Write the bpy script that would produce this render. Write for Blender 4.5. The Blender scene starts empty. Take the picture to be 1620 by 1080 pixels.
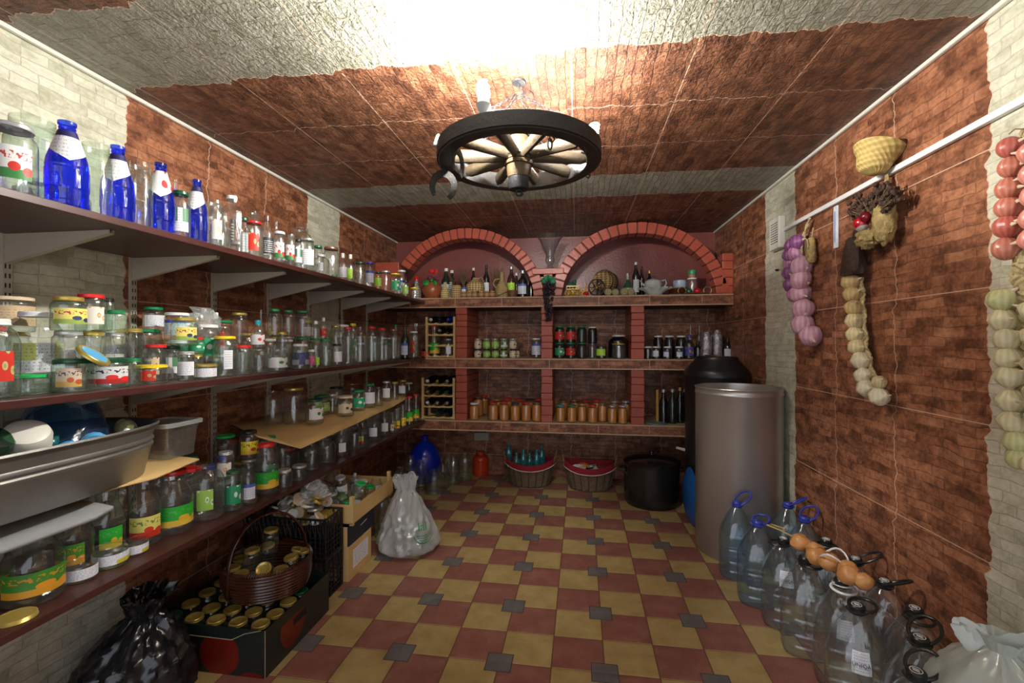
import bpy, bmesh, math, random
from mathutils import Vector, Matrix, noise
C = bpy.context.scene
COL = C.collection
PI = math.pi
R = random.Random(7)

# ---------------------------------------------------------------- camera, world, light, exposure
FPX, CX, CY, CAMH = 715.0, 810.0, 541.0, 1.405
TH = math.atan(102/FPX); SN, CS = math.sin(TH), math.cos(TH)
cam = bpy.data.cameras.new('camera'); cam.sensor_width = 36; cam.lens = FPX/1620*36
cam.shift_y = -(540-CY)/1620; cam.clip_start = .02
cam_o = bpy.data.objects.new('camera', cam); COL.objects.link(cam_o)
cam_o.location = (0, 0, CAMH); cam_o.rotation_euler = (PI/2, 0, TH)
C.camera = cam_o
W = bpy.data.worlds.new('world'); C.world = W; W.use_nodes = True
W.node_tree.nodes['Background'].inputs[0].default_value = (.88, .92, 1, 1)
W.node_tree.nodes['Background'].inputs[1].default_value = .72   # reaches in through the open end of the cellar
LAMP_STRENGTH = 2300.0        # the lit spiral lamp on the wheel
C.view_settings.view_transform = 'Standard'; C.view_settings.look = 'None'
C.view_settings.exposure = 1.1; C.view_settings.gamma = 1; C.view_settings.use_curve_mapping = False
C.cycles.transparent_max_bounces = 40
C.cycles.max_bounces = 10
C.cycles.use_denoising = True

XL, XR, YB, ZC = -1.955, 1.364, 4.74, 2.5     # room
YF = -1.0
SHX = -1.444                                   # front edge of the left shelves
Z_TOP, Z_MID, Z_LOW = 1.800, 1.255, 0.657      # left shelf tops
YS = 4.2                                       # front of the masonry shelves
B_TOP, B_MID, B_LOW = 1.830, 1.251, 0.657

def ray(px, py):
    a = (px-CX)/FPX; b = (CY-py)/FPX
    return (-SN+a*CS, CS+a*SN, b)
def onX(px, py, X):
    r = ray(px, py); t = X/r[0]; return Vector((X, r[1]*t, CAMH+r[2]*t))
def onY(px, py, Y):
    r = ray(px, py); t = Y/r[1]; return Vector((r[0]*t, Y, CAMH+r[2]*t))
def onZ(px, py, Z):
    r = ray(px, py); t = (Z-CAMH)/r[2]; return Vector((r[0]*t, r[1]*t, Z))
def depth(p): return -p[0]*SN+p[1]*CS
def facing(p): return math.atan2(-p[1], -p[0])           # direction from a point to where one stands

# ---------------------------------------------------------------- materials
class N:
    def __init__(s, name):
        s.m = bpy.data.materials.new(name); s.m.use_nodes = True
        s.t = s.m.node_tree; s.t.nodes.clear()
        s.out = s.n('OutputMaterial')
    def n(s, typ, props=None, **inp):
        nd = s.t.nodes.new('ShaderNode'+typ)
        for k, v in (props or {}).items(): setattr(nd, k, v)
        for k, v in inp.items():
            key = int(k[1:]) if k[0] == 'i' and k[1:].isdigit() else k.replace('_', ' ')
            s.set(nd, key, v)
        return nd
    def set(s, nd, key, v):
        sock = nd.inputs[key]
        if hasattr(v, 'outputs'): v = v.outputs[0]
        if isinstance(v, bpy.types.NodeSocket): s.t.links.new(v, sock)
        else:
            if isinstance(v, tuple) and len(v) == 3 and len(getattr(sock, 'default_value', (0,0,0))) == 4: v = v+(1,)
            sock.default_value = v
    def m_(s, op, a, b=0.0, c=None, clamp=False):
        nd = s.n('Math', {'operation': op, 'use_clamp': clamp}); s.set(nd, 0, a); s.set(nd, 1, b)
        if c is not None: s.set(nd, 2, c)
        return nd.outputs[0]
    def mix(s, f, a, b, blend='MIX'):
        nd = s.n('Mix', {'data_type': 'RGBA', 'blend_type': blend}); s.set(nd, 0, f); s.set(nd, 6, a); s.set(nd, 7, b)
        return nd.outputs[2]
    def ramp(s, f, stops):
        nd = s.n('ValToRGB'); s.set(nd, 0, f); cr = nd.color_ramp
        while len(cr.elements) < len(stops): cr.elements.new(.5)
        for e, (p, c) in zip(cr.elements, stops): e.position = p; e.color = c+(1,)
        return nd.outputs[0]
    def bsdf(s, **k):
        b = s.n('BsdfPrincipled', **k); s.t.links.new(b.outputs[0], s.out.inputs[0]); return b
    def bump(s, h, strength=.5, dist=.01, normal=None):
        b = s.n('Bump', Height=h, Strength=strength, Distance=dist)
        return b.outputs[0]

def noise_t(s, vec, scale, detail=4, rough=.55, out=0):
    return s.n('TexNoise', Vector=vec, Scale=scale, Detail=detail, Roughness=rough).outputs[out]

MATS = {}
def mat(name, col, rough=.5, metal=0., var=.0, bump=0., bscale=60., spec=.5, trans=0., sheen=0., coat=0., alpha=1., vscale=8.):
    key = (name, col, rough, metal)
    if key in MATS: return MATS[key]
    s = N(name); tc = s.n('TexCoord').outputs['Object']
    base = col+(1,)
    if var:
        f = noise_t(s, tc, vscale, 5)
        base = s.mix(f, tuple(c*(1-var) for c in col), tuple(min(1, c*(1+var)) for c in col))
    kw = dict(Base_Color=base, Roughness=rough, Metallic=metal)
    b = s.bsdf(**kw)
    b.inputs['Specular IOR Level'].default_value = spec
    if coat: b.inputs['Coat Weight'].default_value = coat
    if bump: s.set(b, 'Normal', s.bump(noise_t(s, tc, bscale, 4), bump, .01))
    MATS[key] = s.m
    return s.m

def stone_panel(name, ua, va, u0=1.27, v0=.668, tu=.45, tv=.46, relief=.5, mdark=.5, all_brown=False, wob=.05, rdist=.012, spec=.35, gain=1., cgain=1.):
    """printed stone panels: brown ones with a pale one every fourth, wavy pale joints across, straight joints along"""
    s = N(name); tc = s.n('TexCoord').outputs['Object']
    sp = s.n('SeparateXYZ', i0=tc); u = sp.outputs[ua]; v = sp.outputs[va]
    vt = s.m_('DIVIDE', s.m_('SUBTRACT', v, v0), tv)
    vf = s.m_('FRACT', vt)
    w1 = s.n('TexNoise', {'noise_dimensions': '1D'}, W=s.m_('MULTIPLY', vf, 1.0), Scale=4., Detail=2.5, Roughness=.6).outputs[0]
    w = s.m_('MULTIPLY', s.m_('SUBTRACT', w1, .5), wob*2)
    un = s.m_('ADD', u, w)
    ut = s.m_('DIVIDE', s.m_('SUBTRACT', un, u0), tu)
    uf = s.m_('FRACT', ut)
    k = s.m_('MODULO', s.m_('ADD', s.m_('FLOOR', ut), 40.), 4.)
    cream = s.m_('LESS_THAN', k, .5)
    if all_brown: cream = 0.0
    # joints
    ju = s.m_('LESS_THAN', s.m_('MINIMUM', uf, s.m_('SUBTRACT', 1., uf)), .0045)
    jv = s.m_('LESS_THAN', s.m_('MINIMUM', vf, s.m_('SUBTRACT', 1., vf)), .0038)
    joint = s.m_('MAXIMUM', ju, jv)
    # stone courses
    cv = s.n('CombineXYZ', i0=u, i1=v)
    d = s.n('TexNoise', Vector=cv, Scale=7., Detail=3.).outputs[1]
    dv = s.n('VectorMath', {'operation': 'SCALE'}, i0=s.n('VectorMath', {'operation': 'SUBTRACT'}, i0=d, i1=(.5, .5, .5)).outputs[0], Scale=.040).outputs[0]
    bv = s.n('VectorMath', {'operation': 'ADD'}, i0=cv.outputs[0], i1=dv).outputs[0]
    br = s.n('TexBrick', {'offset': .37, 'squash': .6, 'squash_frequency': 3}, Vector=bv, Color1=(0, 0, 0), Color2=(1, 1, 1), Mortar=(.5, .5, .5),
             Scale=1., Mortar_Size=.0024, Mortar_Smooth=.5, Brick_Width=.14, Row_Height=.0385)
    cell = br.outputs[0]; mort = br.outputs[1]
    n1 = s.m_('ADD', s.m_('MULTIPLY', noise_t(s, s.n('Mapping', i0=bv, Scale=(8., 17., 1.)).outputs[0], 1., 6, .62), .5), s.m_('MULTIPLY', noise_t(s, cv.outputs[0], 13., 5, .65), .5)); n2 = noise_t(s, bv, 60., 4, .6)
    f = s.m_('ADD', s.m_('MULTIPLY', s.m_('ADD', s.m_('MULTIPLY', s.m_('SUBTRACT', n1, .5), 1.5), .5), .8), s.m_('ADD', s.m_('MULTIPLY', s.m_('SUBTRACT', cell, .5), .20), s.m_('MULTIPLY', s.m_('SUBTRACT', n2, .5), .45)))
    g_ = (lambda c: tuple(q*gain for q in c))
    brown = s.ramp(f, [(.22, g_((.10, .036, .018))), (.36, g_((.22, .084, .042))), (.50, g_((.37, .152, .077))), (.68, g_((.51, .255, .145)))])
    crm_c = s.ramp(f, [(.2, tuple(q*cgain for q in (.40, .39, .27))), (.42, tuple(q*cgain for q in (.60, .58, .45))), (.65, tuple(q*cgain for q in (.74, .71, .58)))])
    col = s.mix(cream, brown, crm_c)
    col = s.mix(s.m_('MULTIPLY', mort, s.m_('MULTIPLY', mdark, s.m_('SUBTRACT', 1., s.m_('MULTIPLY', cream, .45)))), col, s.mix(.6, col, (.05, .025, .015)))
    col = s.mix(joint, col, (.62, .44, .32))
    h = s.m_('ADD', s.m_('MULTIPLY', s.m_('SUBTRACT', 1., mort), 1.), s.m_('ADD', s.m_('MULTIPLY', n2, .35), s.m_('MULTIPLY', cell, .35)))
    b = s.bsdf(Base_Color=col, Roughness=.42)
    b.inputs['Specular IOR Level'].default_value = spec
    s.set(b, 'Normal', s.bump(h, relief, rdist))
    return s.m

def floor_mat():
    s = N('floor_tiles'); tc = s.n('TexCoord').outputs['Object']; sp = s.n('SeparateXYZ', i0=tc)
    X, Y = sp.outputs[0], sp.outputs[1]
    xs = s.m_('SUBTRACT', X, s.m_('MULTIPLY', s.m_('SUBTRACT', Y, 1.957), .0095))
    tx = s.m_('DIVIDE', s.m_('ADD', xs, .336), .2278); ty = s.m_('DIVIDE', s.m_('SUBTRACT', Y, 1.957), .2142)
    fx, fy = s.m_('FRACT', tx), s.m_('FRACT', ty)
    par = s.m_('MODULO', s.m_('ADD', s.m_('ADD', s.m_('FLOOR', tx), s.m_('FLOOR', ty)), 80.), 2.)
    ex = s.m_('MINIMUM', fx, s.m_('SUBTRACT', 1., fx)); ey = s.m_('MINIMUM', fy, s.m_('SUBTRACT', 1., fy))
    e = s.m_('MINIMUM', ex, ey)
    # grey insets on every second corner
    hx = s.m_('ABSOLUTE', s.m_('SUBTRACT', s.m_('MODULO', s.m_('ADD', tx, 81.), 2.), 1.))
    hy = s.m_('ABSOLUTE', s.m_('SUBTRACT', s.m_('MODULO', s.m_('ADD', ty, 81.), 2.), 1.))
    gm = s.m_('MAXIMUM', hx, s.m_('MULTIPLY', hy, .95))
    grey = s.m_('LESS_THAN', gm, .235); gedge = s.m_('LESS_THAN', gm, .255)
    n = noise_t(s, tc, 9., 5, .6); nf = noise_t(s, tc, 260., 2, .7)
    ns = s.m_('ADD', s.m_('MULTIPLY', n, .7), s.m_('MULTIPLY', nf, .5))
    yel = s.ramp(ns, [(.3, (.28, .205, .075)), (.6, (.45, .340, .135)), (.8, (.54, .43, .20))])
    red = s.ramp(ns, [(.3, (.175, .066, .050)), (.6, (.29, .115, .088)), (.8, (.38, .185, .15))])
    gr = s.ramp(ns, [(.3, (.085, .085, .090)), (.8, (.20, .20, .20))])
    col = s.mix(s.m_('GREATER_THAN', par, .5), yel, red)
    gcol = s.mix(s.m_('LESS_THAN', fy, .5), (.15, .075, .04), (.60, .44, .20))  # joint pale on one side, dark on the other: bevel highlight painted in
    gcol = s.mix(s.m_('GREATER_THAN', ex, .014), (.17, .08, .04), gcol)
    col = s.mix(s.m_('LESS_THAN', e, .013), col, gcol)
    col = s.mix(gedge, col, (.07, .06, .05)); col = s.mix(grey, col, gr)
    dirt = s.n('TexVoronoi', Vector=tc, Scale=2.3).outputs[0]
    col = s.mix(s.m_('MULTIPLY', s.m_('LESS_THAN', dirt, .022), .6), col, (.03, .02, .015))
    b = s.bsdf(Base_Color=col, Roughness=.5)
    b.inputs['Specular IOR Level'].default_value = .4
    h = s.m_('ADD', s.m_('MULTIPLY', s.m_('MINIMUM', e, .06), 10.), s.m_('MULTIPLY', nf, .12))
    h = s.m_('ADD', h, s.m_('MULTIPLY', grey, .4))
    s.set(b, 'Normal', s.bump(h, .35, .006))
    return s.m

def brick_mat(name, c1, c2, rough=.32, spec=.55):
    s = N(name); tc = s.n('TexCoord').outputs['Object']
    n = noise_t(s, tc, 14., 5, .6)
    col = s.mix(n, c1, c2)
    b = s.bsdf(Base_Color=col, Roughness=rough); b.inputs['Specular IOR Level'].default_value = spec
    s.set(b, 'Normal', s.bump(noise_t(s, tc, 45., 4), .35, .006))
    return s.m

def thin_glass(name, tint, edge, refl=.05, dust=.035, rough=.12, dustc=(.8, .85, .82)):
    """thin clear wall: passes light straight on, mirrors it towards the rim, a little dust on it"""
    s = N(name); lw = s.n('LayerWeight', Blend=.5).outputs[1]
    f3 = s.m_('POWER', lw, 3.)
    tcol = s.mix(f3, tint, edge)
    tr = s.n('BsdfTransparent', Color=tcol)
    tc = s.n('TexCoord').outputs['Object']
    nrm = s.bump(noise_t(s, tc, 2.5, 2), .06, .12)
    gl = s.n('BsdfGlossy', Color=(1, 1, 1), Roughness=rough, Normal=nrm)
    fr = s.m_('ADD', s.m_('MULTIPLY', s.m_('POWER', lw, 4.), .75), refl, clamp=True)
    m1 = s.n('MixShader', i0=fr, i1=tr.outputs[0], i2=gl.outputs[0])
    df = s.n('BsdfDiffuse', Color=dustc)
    m2 = s.n('MixShader', i0=dust, i1=m1.outputs[0], i2=df.outputs[0])
    s.t.links.new(m2.outputs[0], s.out.inputs[0])
    return s.m

GL = {
 'c': thin_glass('clear_glass', (.955, .975, .965), (.30, .38, .34), .085, .016),
 'g': thin_glass('greenish_glass', (.86, .965, .90), (.16, .38, .26), .13, .020),
 'e': thin_glass('green_bottle_glass', (.20, .42, .25), (.03, .10, .05), .07, .02),
 'd': thin_glass('dark_bottle_glass', (.05, .07, .04), (.01, .015, .01), .08, .01),
 'a': thin_glass('amber_glass', (.45, .20, .06), (.10, .03, .01), .07, .02),
 'b': thin_glass('cobalt_glass', (.06, .14, 1.0), (.0, .0, .45), .08, .10, dustc=(.02, .07, .95)),
 'p': thin_glass('clear_plastic', (.93, .95, .96), (.34, .38, .42), .10, .022, .13),
 'q': thin_glass('bluish_plastic', (.72, .86, .95), (.18, .36, .52), .10, .030, .13),
 'v': thin_glass('cut_vase_glass', (.80, .83, .85), (.10, .12, .13), .16, .03),
 'u': thin_glass('blue_water_plastic', (.42, .68, .95), (.06, .22, .55), .12, .07, .12, (.10, .35, .75)),
 't': thin_glass('teal_plastic', (.30, .74, .78), (.03, .36, .42), .12, .16, .12, (.10, .75, .78)),
 'k': thin_glass('blue_demijohn_glass', (.02, .06, .62), (.0, .0, .35), .07, .30, dustc=(.01, .06, .85)),
}
LIDC = {'R': ('red_lid', (.62, .02, .02)), 'G': ('green_lid', (.01, .20, .07)), 'L': ('bright_green_lid', (.01, .48, .10)), 'W': ('white_lid', (.80, .82, .82)),
        'K': ('black_lid', (.012, .014, .014)), 'D': ('gold_lid', (.55, .42, .10)), 'S': ('silver_lid', (.55, .56, .56)), 'Y': ('yellow_lid', (.85, .62, .01)),
        'B': ('blue_lid', (.03, .05, .38)), 'N': ('brown_lid', (.14, .05, .03)), 'T': ('teal_lid', (.01, .30, .38)), 'F': ('dark_green_lid', (.005, .07, .03)),
        'C': ('cream_lid', (.74, .58, .40)), 'V': ('violet_lid', (.10, .05, .45)), 'P': ('peach_lid', (.7, .4, .25)), 'U': ('sky_blue_lid', (.10, .42, .75)), 'M': ('copper_lid', (.45, .20, .13))}
LIDW = {'R': 'red', 'G': 'green', 'L': 'bright green', 'W': 'white', 'K': 'black', 'D': 'gold', 'S': 'silver', 'Y': 'yellow', 'B': 'dark blue', 'N': 'brown',
        'T': 'teal', 'F': 'dark green', 'C': 'cream', 'V': 'violet', 'P': 'peach', 'U': 'sky blue', 'M': 'copper'}
LIDM = {k: mat(n, c, .32, .55 if k in 'DSM' else 0., spec=.6) for k, (n, c) in LIDC.items()}

def label_mat(name, base, acc=None, acc2=None, style='text', ink=(.08, .08, .1)):
    s = N(name); uv = s.n('UVMap').outputs[0]; sp = s.n('SeparateXYZ', i0=uv); u, v = sp.outputs[0], sp.outputs[1]
    col = base+(1,)
    if style == 'fruit':
        band = s.m_('LESS_THAN', v, .30)
        vo = s.n('TexVoronoi', Vector=s.n('CombineXYZ', i0=s.m_('MULTIPLY', u, 3.2), i1=s.m_('MULTIPLY', v, 3.0)), Scale=1.).outputs
        blob = s.m_('MULTIPLY', s.m_('LESS_THAN', vo[0], .42), s.m_('LESS_THAN', v, .52))
        col = s.mix(band, col, acc2 or acc); col = s.mix(blob, col, acc)
        tz = s.m_('MULTIPLY', s.m_('GREATER_THAN', v, .60), s.m_('LESS_THAN', v, .84))
        tn = s.n('TexNoise', Vector=s.n('CombineXYZ', i0=s.m_('MULTIPLY', u, 9.), i1=s.m_('MULTIPLY', v, 5.)), Scale=1.5, Detail=1.).outputs[0]
        col = s.mix(s.m_('MULTIPLY', tz, s.m_('GREATER_THAN', tn, .55)), col, ink)
    elif style == 'band':
        col = s.mix(s.m_('LESS_THAN', v, .42), col, acc)
        col = s.mix(s.m_('LESS_THAN', s.m_('ABSOLUTE', s.m_('SUBTRACT', u, .5)), .14), col, acc2 or base)
        rows = s.m_('LESS_THAN', s.m_('FRACT', s.m_('MULTIPLY', v, 9.)), .35)
        tn = s.n('TexNoise', Vector=s.n('CombineXYZ', i0=s.m_('MULTIPLY', u, 26.), i1=s.m_('FLOOR', s.m_('MULTIPLY', v, 9.))), Scale=1., Detail=1.).outputs[0]
        col = s.mix(s.m_('MULTIPLY', s.m_('MULTIPLY', rows, s.m_('GREATER_THAN', tn, .52)), .6), col, ink)
    elif style == 'dots':
        vo = s.n('TexVoronoi', Vector=s.n('CombineXYZ', i0=s.m_('MULTIPLY', u, 3.), i1=s.m_('MULTIPLY', v, 2.2)), Scale=1.).outputs
        col = s.mix(s.m_('LESS_THAN', vo[0], .33), col, acc)
        if acc2: col = s.mix(s.m_('LESS_THAN', vo[0], .17), col, acc2)
    elif style == 'text':
        rows = s.m_('LESS_THAN', s.m_('FRACT', s.m_('MULTIPLY', v, 8.)), .42)
        tn = s.n('TexNoise', Vector=s.n('CombineXYZ', i0=s.m_('MULTIPLY', u, 22.), i1=s.m_('FLOOR', s.m_('MULTIPLY', v, 8.))), Scale=1., Detail=1.).outputs[0]
        inside = s.m_('MULTIPLY', s.m_('LESS_THAN', s.m_('ABSOLUTE', s.m_('SUBTRACT', u, .5)), .42), s.m_('LESS_THAN', s.m_('ABSOLUTE', s.m_('SUBTRACT', v, .5)), .42))
        k = s.m_('MULTIPLY', s.m_('MULTIPLY', rows, s.m_('GREATER_THAN', tn, .5)), inside)
        col = s.mix(s.m_('MULTIPLY', k, .75), col, ink)
        if acc: col = s.mix(s.m_('GREATER_THAN', v, .80), col, acc)
    b = s.bsdf(Base_Color=col, Roughness=.5)
    return s.m
LAB = {
 'ap': (label_mat('apple_label', (.78, .78, .75), (.60, .03, .02), (.04, .22, .05), 'fruit', (.5, .05, .05)), 'a label of red apples'),
 'wh': (label_mat('white_label', (.80, .82, .86), style='text', ink=(.3, .3, .36)), 'a white paper label'),
 'wy': (label_mat('yellow_white_label', (.80, .82, .88), (.62, .55, .04), (.80, .82, .88), 'band', (.05, .08, .3)), 'a white and yellow label'),
 'bk': (label_mat('black_label', (.02, .022, .02), (.02, .022, .02), None, 'text', (.8, .8, .8)), 'a black label with white print'),
 'to': (label_mat('tomato_label', (.70, .72, .72), (.66, .02, .015), (.45, .015, .012), 'fruit', (.02, .02, .05)), 'a picture of red tomatoes'),
 'be': (label_mat('berry_label', (.82, .72, .16), (.03, .04, .12), (.30, .42, .08), 'fruit', (.5, .02, .06)), 'a yellow label of dark berries'),
 'or': (label_mat('orange_label', (.80, .75, .66), (.80, .30, .04), (.8, .6, .4), 'dots'), 'an orange and white label'),
 'pe': (label_mat('peach_label', (.68, .50, .30), (.62, .45, .26), None, 'text', (.45, .3, .18)), 'a peach paper label'),
 'ha': (label_mat('half_label', (.55, .52, .16), (.74, .76, .80), (.80, .80, .84), 'band'), 'a yellow and white label'),
 'tg': (label_mat('tag_label', (.70, .56, .40), (.52, .10, .02), (.62, .40, .10), 'fruit'), 'a buff label with a bar code'),
 're': (label_mat('red_label', (.62, .03, .015), (.45, .5, .2), (.5, .3, .1), 'dots'), 'a red label'),
 'gr': (label_mat('green_label', (.02, .38, .03), (.72, .42, .03), (.75, .50, .05), 'fruit', (.06, .48, .06)), 'a green label with yellow fruit'),
 'gw': (label_mat('green_white_label', (.07, .22, .10), (.75, .76, .74), (.75, .76, .74), 'band'), 'a green and white label'),
 'lm': (label_mat('lime_label', (.40, .75, .05), (.75, .8, .2), (.1, .45, .03), 'dots'), 'a lime green label'),
 'em': (label_mat('emerald_label', (.02, .30, .12), (.7, .75, .7), None, 'dots'), 'an emerald green label'),
 'nv': (label_mat('navy_label', (.03, .045, .09), (.35, .40, .46), (.03, .05, .22), 'band', (.6, .6, .6)), 'a navy blue label'),
 'bw': (label_mat('blue_white_label', (.72, .76, .84), (.05, .12, .45), None, 'text', (.1, .15, .4)), 'a white and blue label'),
 'pk': (label_mat('pink_label', (.60, .10, .28), (.75, .25, .12), (.7, .5, .5), 'dots'), 'a pink label'),
 'ye': (label_mat('yellow_label', (.80, .66, .04), (.50, .05, .02), (.75, .5, .03), 'fruit', (.3, .05, .02)), 'a yellow label'),
 'yt': (label_mat('yellow_tomato_label', (.66, .62, .14), (.60, .04, .015), (.55, .03, .012), 'fruit', (.2, .2, .05)), 'a yellow label of red tomatoes'),
 'fo': (label_mat('fruit_foliage_label', (.05, .22, .02), (.70, .28, .02), (.62, .30, .02), 'fruit', (.55, .25, .02)), 'a green and orange fruit label'),
 'nk': (label_mat('neck_label', (.80, .80, .80), (.75, .03, .02), None, 'dots'), 'a white neck label'),
 'nt': (label_mat('neck_label_text', (.80, .80, .80), (.02, .02, .10), None, 'text', (.45, .45, .5)), 'a white neck label'),
 'ws': (label_mat('small_star_label', (.80, .80, .80), (.03, .25, .06), None, 'dots'), 'a white label with a green leaf'),
 'ov': (label_mat('olive_label', (.30, .55, .08), (.7, .75, .68), (.16, .40, .03), 'dots'), 'a leaf green label'),
 'cr': (label_mat('cream_label', (.68, .56, .38), (.05, .05, .05), None, 'dots'), 'a cream label'),
 'sa': (label_mat('sausage_label', (.62, .02, .02), (.02, .16, .04), (.7, .6, .5), 'dots'), 'a red and green label'),
 'vi': (label_mat('violet_label', (.08, .07, .35), (.7, .3, .1), (.1, .5, .05), 'dots'), 'a violet label'),
}
SILV = mat('galvanised_steel', (.27, .265, .25), .38, .75, var=.3, bump=.05, bscale=30, vscale=5)
WOODS = mat('dark_shelf_laminate', (.062, .018, .015), .38, var=.35, vscale=14)
RAIL = mat('painted_steel', (.50, .44, .34), .5, var=.08)
CARD = mat('corrugated_cardboard', (.62, .42, .17), .85, var=.10, bump=.1, bscale=20)
CARDG = mat('grey_board', (.26, .27, .28), .85, var=.08)
PINE = mat('pine_wood', (.62, .42, .17), .65, var=.18, bump=.15, bscale=30, vscale=6)
BLACKP = mat('black_plastic', (.012, .012, .013), .35)
WHITEP = mat('white_plastic', (.80, .80, .80), .35)

# ---------------------------------------------------------------- mesh helpers
class MB:
    def __init__(s): s.v = []; s.f = []; s.mi = []; s.uv = {}
    def add(s, vs, fs, mi=0):
        k = len(s.v); s.v += [tuple(p) for p in vs]; s.f += [tuple(i+k for i in f) for f in fs]; s.mi += [mi]*len(fs); return s
    def box(s, a, b, mi=0, m=None):
        vs = [Vector((x, y, z)) for z in (a[2], b[2]) for y in (a[1], b[1]) for x in (a[0], b[0])]
        if m is not None: vs = [m @ p for p in vs]
        return s.add(vs, [(0, 2, 3, 1), (4, 5, 7, 6), (0, 1, 5, 4), (2, 6, 7, 3), (0, 4, 6, 2), (1, 3, 7, 5)], mi)
    def lathe(s, prof, n=20, m=None, mi=0, sq=0., a0=0., a1=2*PI):
        """profile of (radius, z); sq>0 squares the section"""
        vs = []; fs = []; full = abs(a1-a0-2*PI) < 1e-6; k = n if full else n+1
        for r, z in prof:
            for i in range(k):
                a = a0+(a1-a0)*i/n; q = 1.
                if sq: q = 1/((abs(math.cos(a))**sq+abs(math.sin(a))**sq)**(1/sq))
                p = Vector((r*math.cos(a)*q, r*math.sin(a)*q, z)); vs.append(m @ p if m is not None else p)
        for j in range(len(prof)-1):
            for i in range(n):
                i2 = (i+1) % k
                fs.append((j*k+i, j*k+i2, (j+1)*k+i2, (j+1)*k+i))
        return s.add(vs, fs, mi)
    def tube(s, pts, r, n=6, mi=0, closed=False, caps=True):
        pts = [Vector(p) for p in pts]; L = len(pts); vs = []; fs = []
        rr = r if isinstance(r, (list, tuple)) else [r]*L
        up = Vector((0, 0, 1)); prev = None
        for i, p in enumerate(pts):
            if closed: t = pts[(i+1) % L]-pts[i-1]
            else: t = pts[min(i+1, L-1)]-pts[max(i-1, 0)]
            t = t.normalized() if t.length > 1e-9 else Vector((0, 0, 1))
            if prev is None:
                a = up if abs(t.dot(up)) < .95 else Vector((1, 0, 0)); x = t.cross(a).normalized()
            else:
                x = (prev-t*prev.dot(t)); x = x.normalized() if x.length > 1e-6 else t.orthogonal().normalized()
            prev = x; y = t.cross(x)
            for j in range(n):
                a = 2*PI*j/n; vs.append(p+(x*math.cos(a)+y*math.sin(a))*rr[i])
        for i in range(L if closed else L-1):
            i2 = (i+1) % L
            for j in range(n):
                j2 = (j+1) % n; fs.append((i*n+j, i*n+j2, i2*n+j2, i2*n+j))
        if caps and not closed:
            fs.append(tuple(range(n-1, -1, -1))); fs.append(tuple((L-1)*n+j for j in range(n)))
        return s.add(vs, fs, mi)
    def blob(s, c, r, seed=0, amp=.15, fq=1.5, n=14, mi=0, m=None, ridge=False):
        """uneven ball; r may be (rx,ry,rz)"""
        if not isinstance(r, (tuple, list)): r = (r, r, r)
        c = Vector(c); vs = []; fs = []; k = n; rows = n//2+1
        for j in range(rows+1):
            ph = PI*j/rows
            for i in range(k):
                a = 2*PI*i/k; d = Vector((math.sin(ph)*math.cos(a), math.sin(ph)*math.sin(a), math.cos(ph)))
                nn = noise.noise(d*fq+Vector((seed*3.1, seed*1.7, seed)))
                if ridge: nn = (1-abs(nn)*2)-.6
                q = 1+amp*nn; p = Vector((d.x*r[0], d.y*r[1], d.z*r[2]))*q
                if m is not None: p = m @ p
                vs.append(c+p)
        for j in range(rows):
            for i in range(k): fs.append((j*k+i, (j+1)*k+i, (j+1)*k+(i+1) % k, j*k+(i+1) % k))
        return s.add(vs, fs, mi)
    def mesh(s, name, mats, smooth=True, doubles=True):
        me = bpy.data.meshes.new(name); me.from_pydata(s.v, [], s.f)
        for m in (mats if isinstance(mats, (list, tuple)) else [mats]): me.materials.append(m)
        me.polygons.foreach_set('material_index', s.mi)
        if s.uv:
            l = me.uv_layers.new(name='UVMap')
            for lp in me.loops: l.data[lp.index].uv = s.uv.get(lp.vertex_index, (0, 0))
        if doubles and not s.uv:
            bm = bmesh.new(); bm.from_mesh(me); bmesh.ops.remove_doubles(bm, verts=bm.verts, dist=1e-5)
            bmesh.ops.dissolve_degenerate(bm, dist=1e-6, edges=bm.edges)
            bmesh.ops.recalc_face_normals(bm, faces=bm.faces); bm.to_mesh(me); bm.free()
        if smooth:
            me.shade_smooth() if hasattr(me, 'shade_smooth') else None
            try: me.set_sharp_from_angle(angle=math.radians(38))
            except Exception: pass
        me.update(); return me
    def build(s, name, mats, parent=None, loc=None, smooth=True, **k):
        return link(name, s.mesh(name, mats, smooth, **k), parent, loc)
def link(name, me, parent=None, loc=None, rot=None):
    o = bpy.data.objects.new(name, me); COL.objects.link(o)
    if loc is not None: o.location = loc
    if rot is not None: o.rotation_euler = rot
    if parent is not None: o.parent = parent
    return o
def tag(o, label=None, cat=None, group=None, kind=None):
    if label: o['label'] = label
    if cat: o['category'] = cat
    if group: o['group'] = group
    if kind: o['kind'] = kind
    return o
def empty(name, loc, rz=0, label=None, cat=None, group=None, rot=None):
    o = bpy.data.objects.new(name, None); COL.objects.link(o); o.location = loc
    o.rotation_euler = rot if rot else (0, 0, rz); o.empty_display_size = .05
    return tag(o, label, cat, group)
def bevel(o, w=.003, seg=2):
    m = o.modifiers.new('bevel', 'BEVEL'); m.width = w; m.segments = seg; m.limit_method = 'ANGLE'; return o
def text_mesh(txt, size):
    c = bpy.data.curves.new('lettering', 'FONT'); c.body = txt; c.size = size; c.align_x = 'CENTER'; c.align_y = 'CENTER'; c.extrude = .0004; c.resolution_u = 3
    o = bpy.data.objects.new('lettering', c); COL.objects.link(o)
    bpy.context.view_layer.update()
    me = bpy.data.meshes.new_from_object(o.evaluated_get(bpy.context.evaluated_depsgraph_get()))
    bpy.data.objects.remove(o); return me
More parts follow.
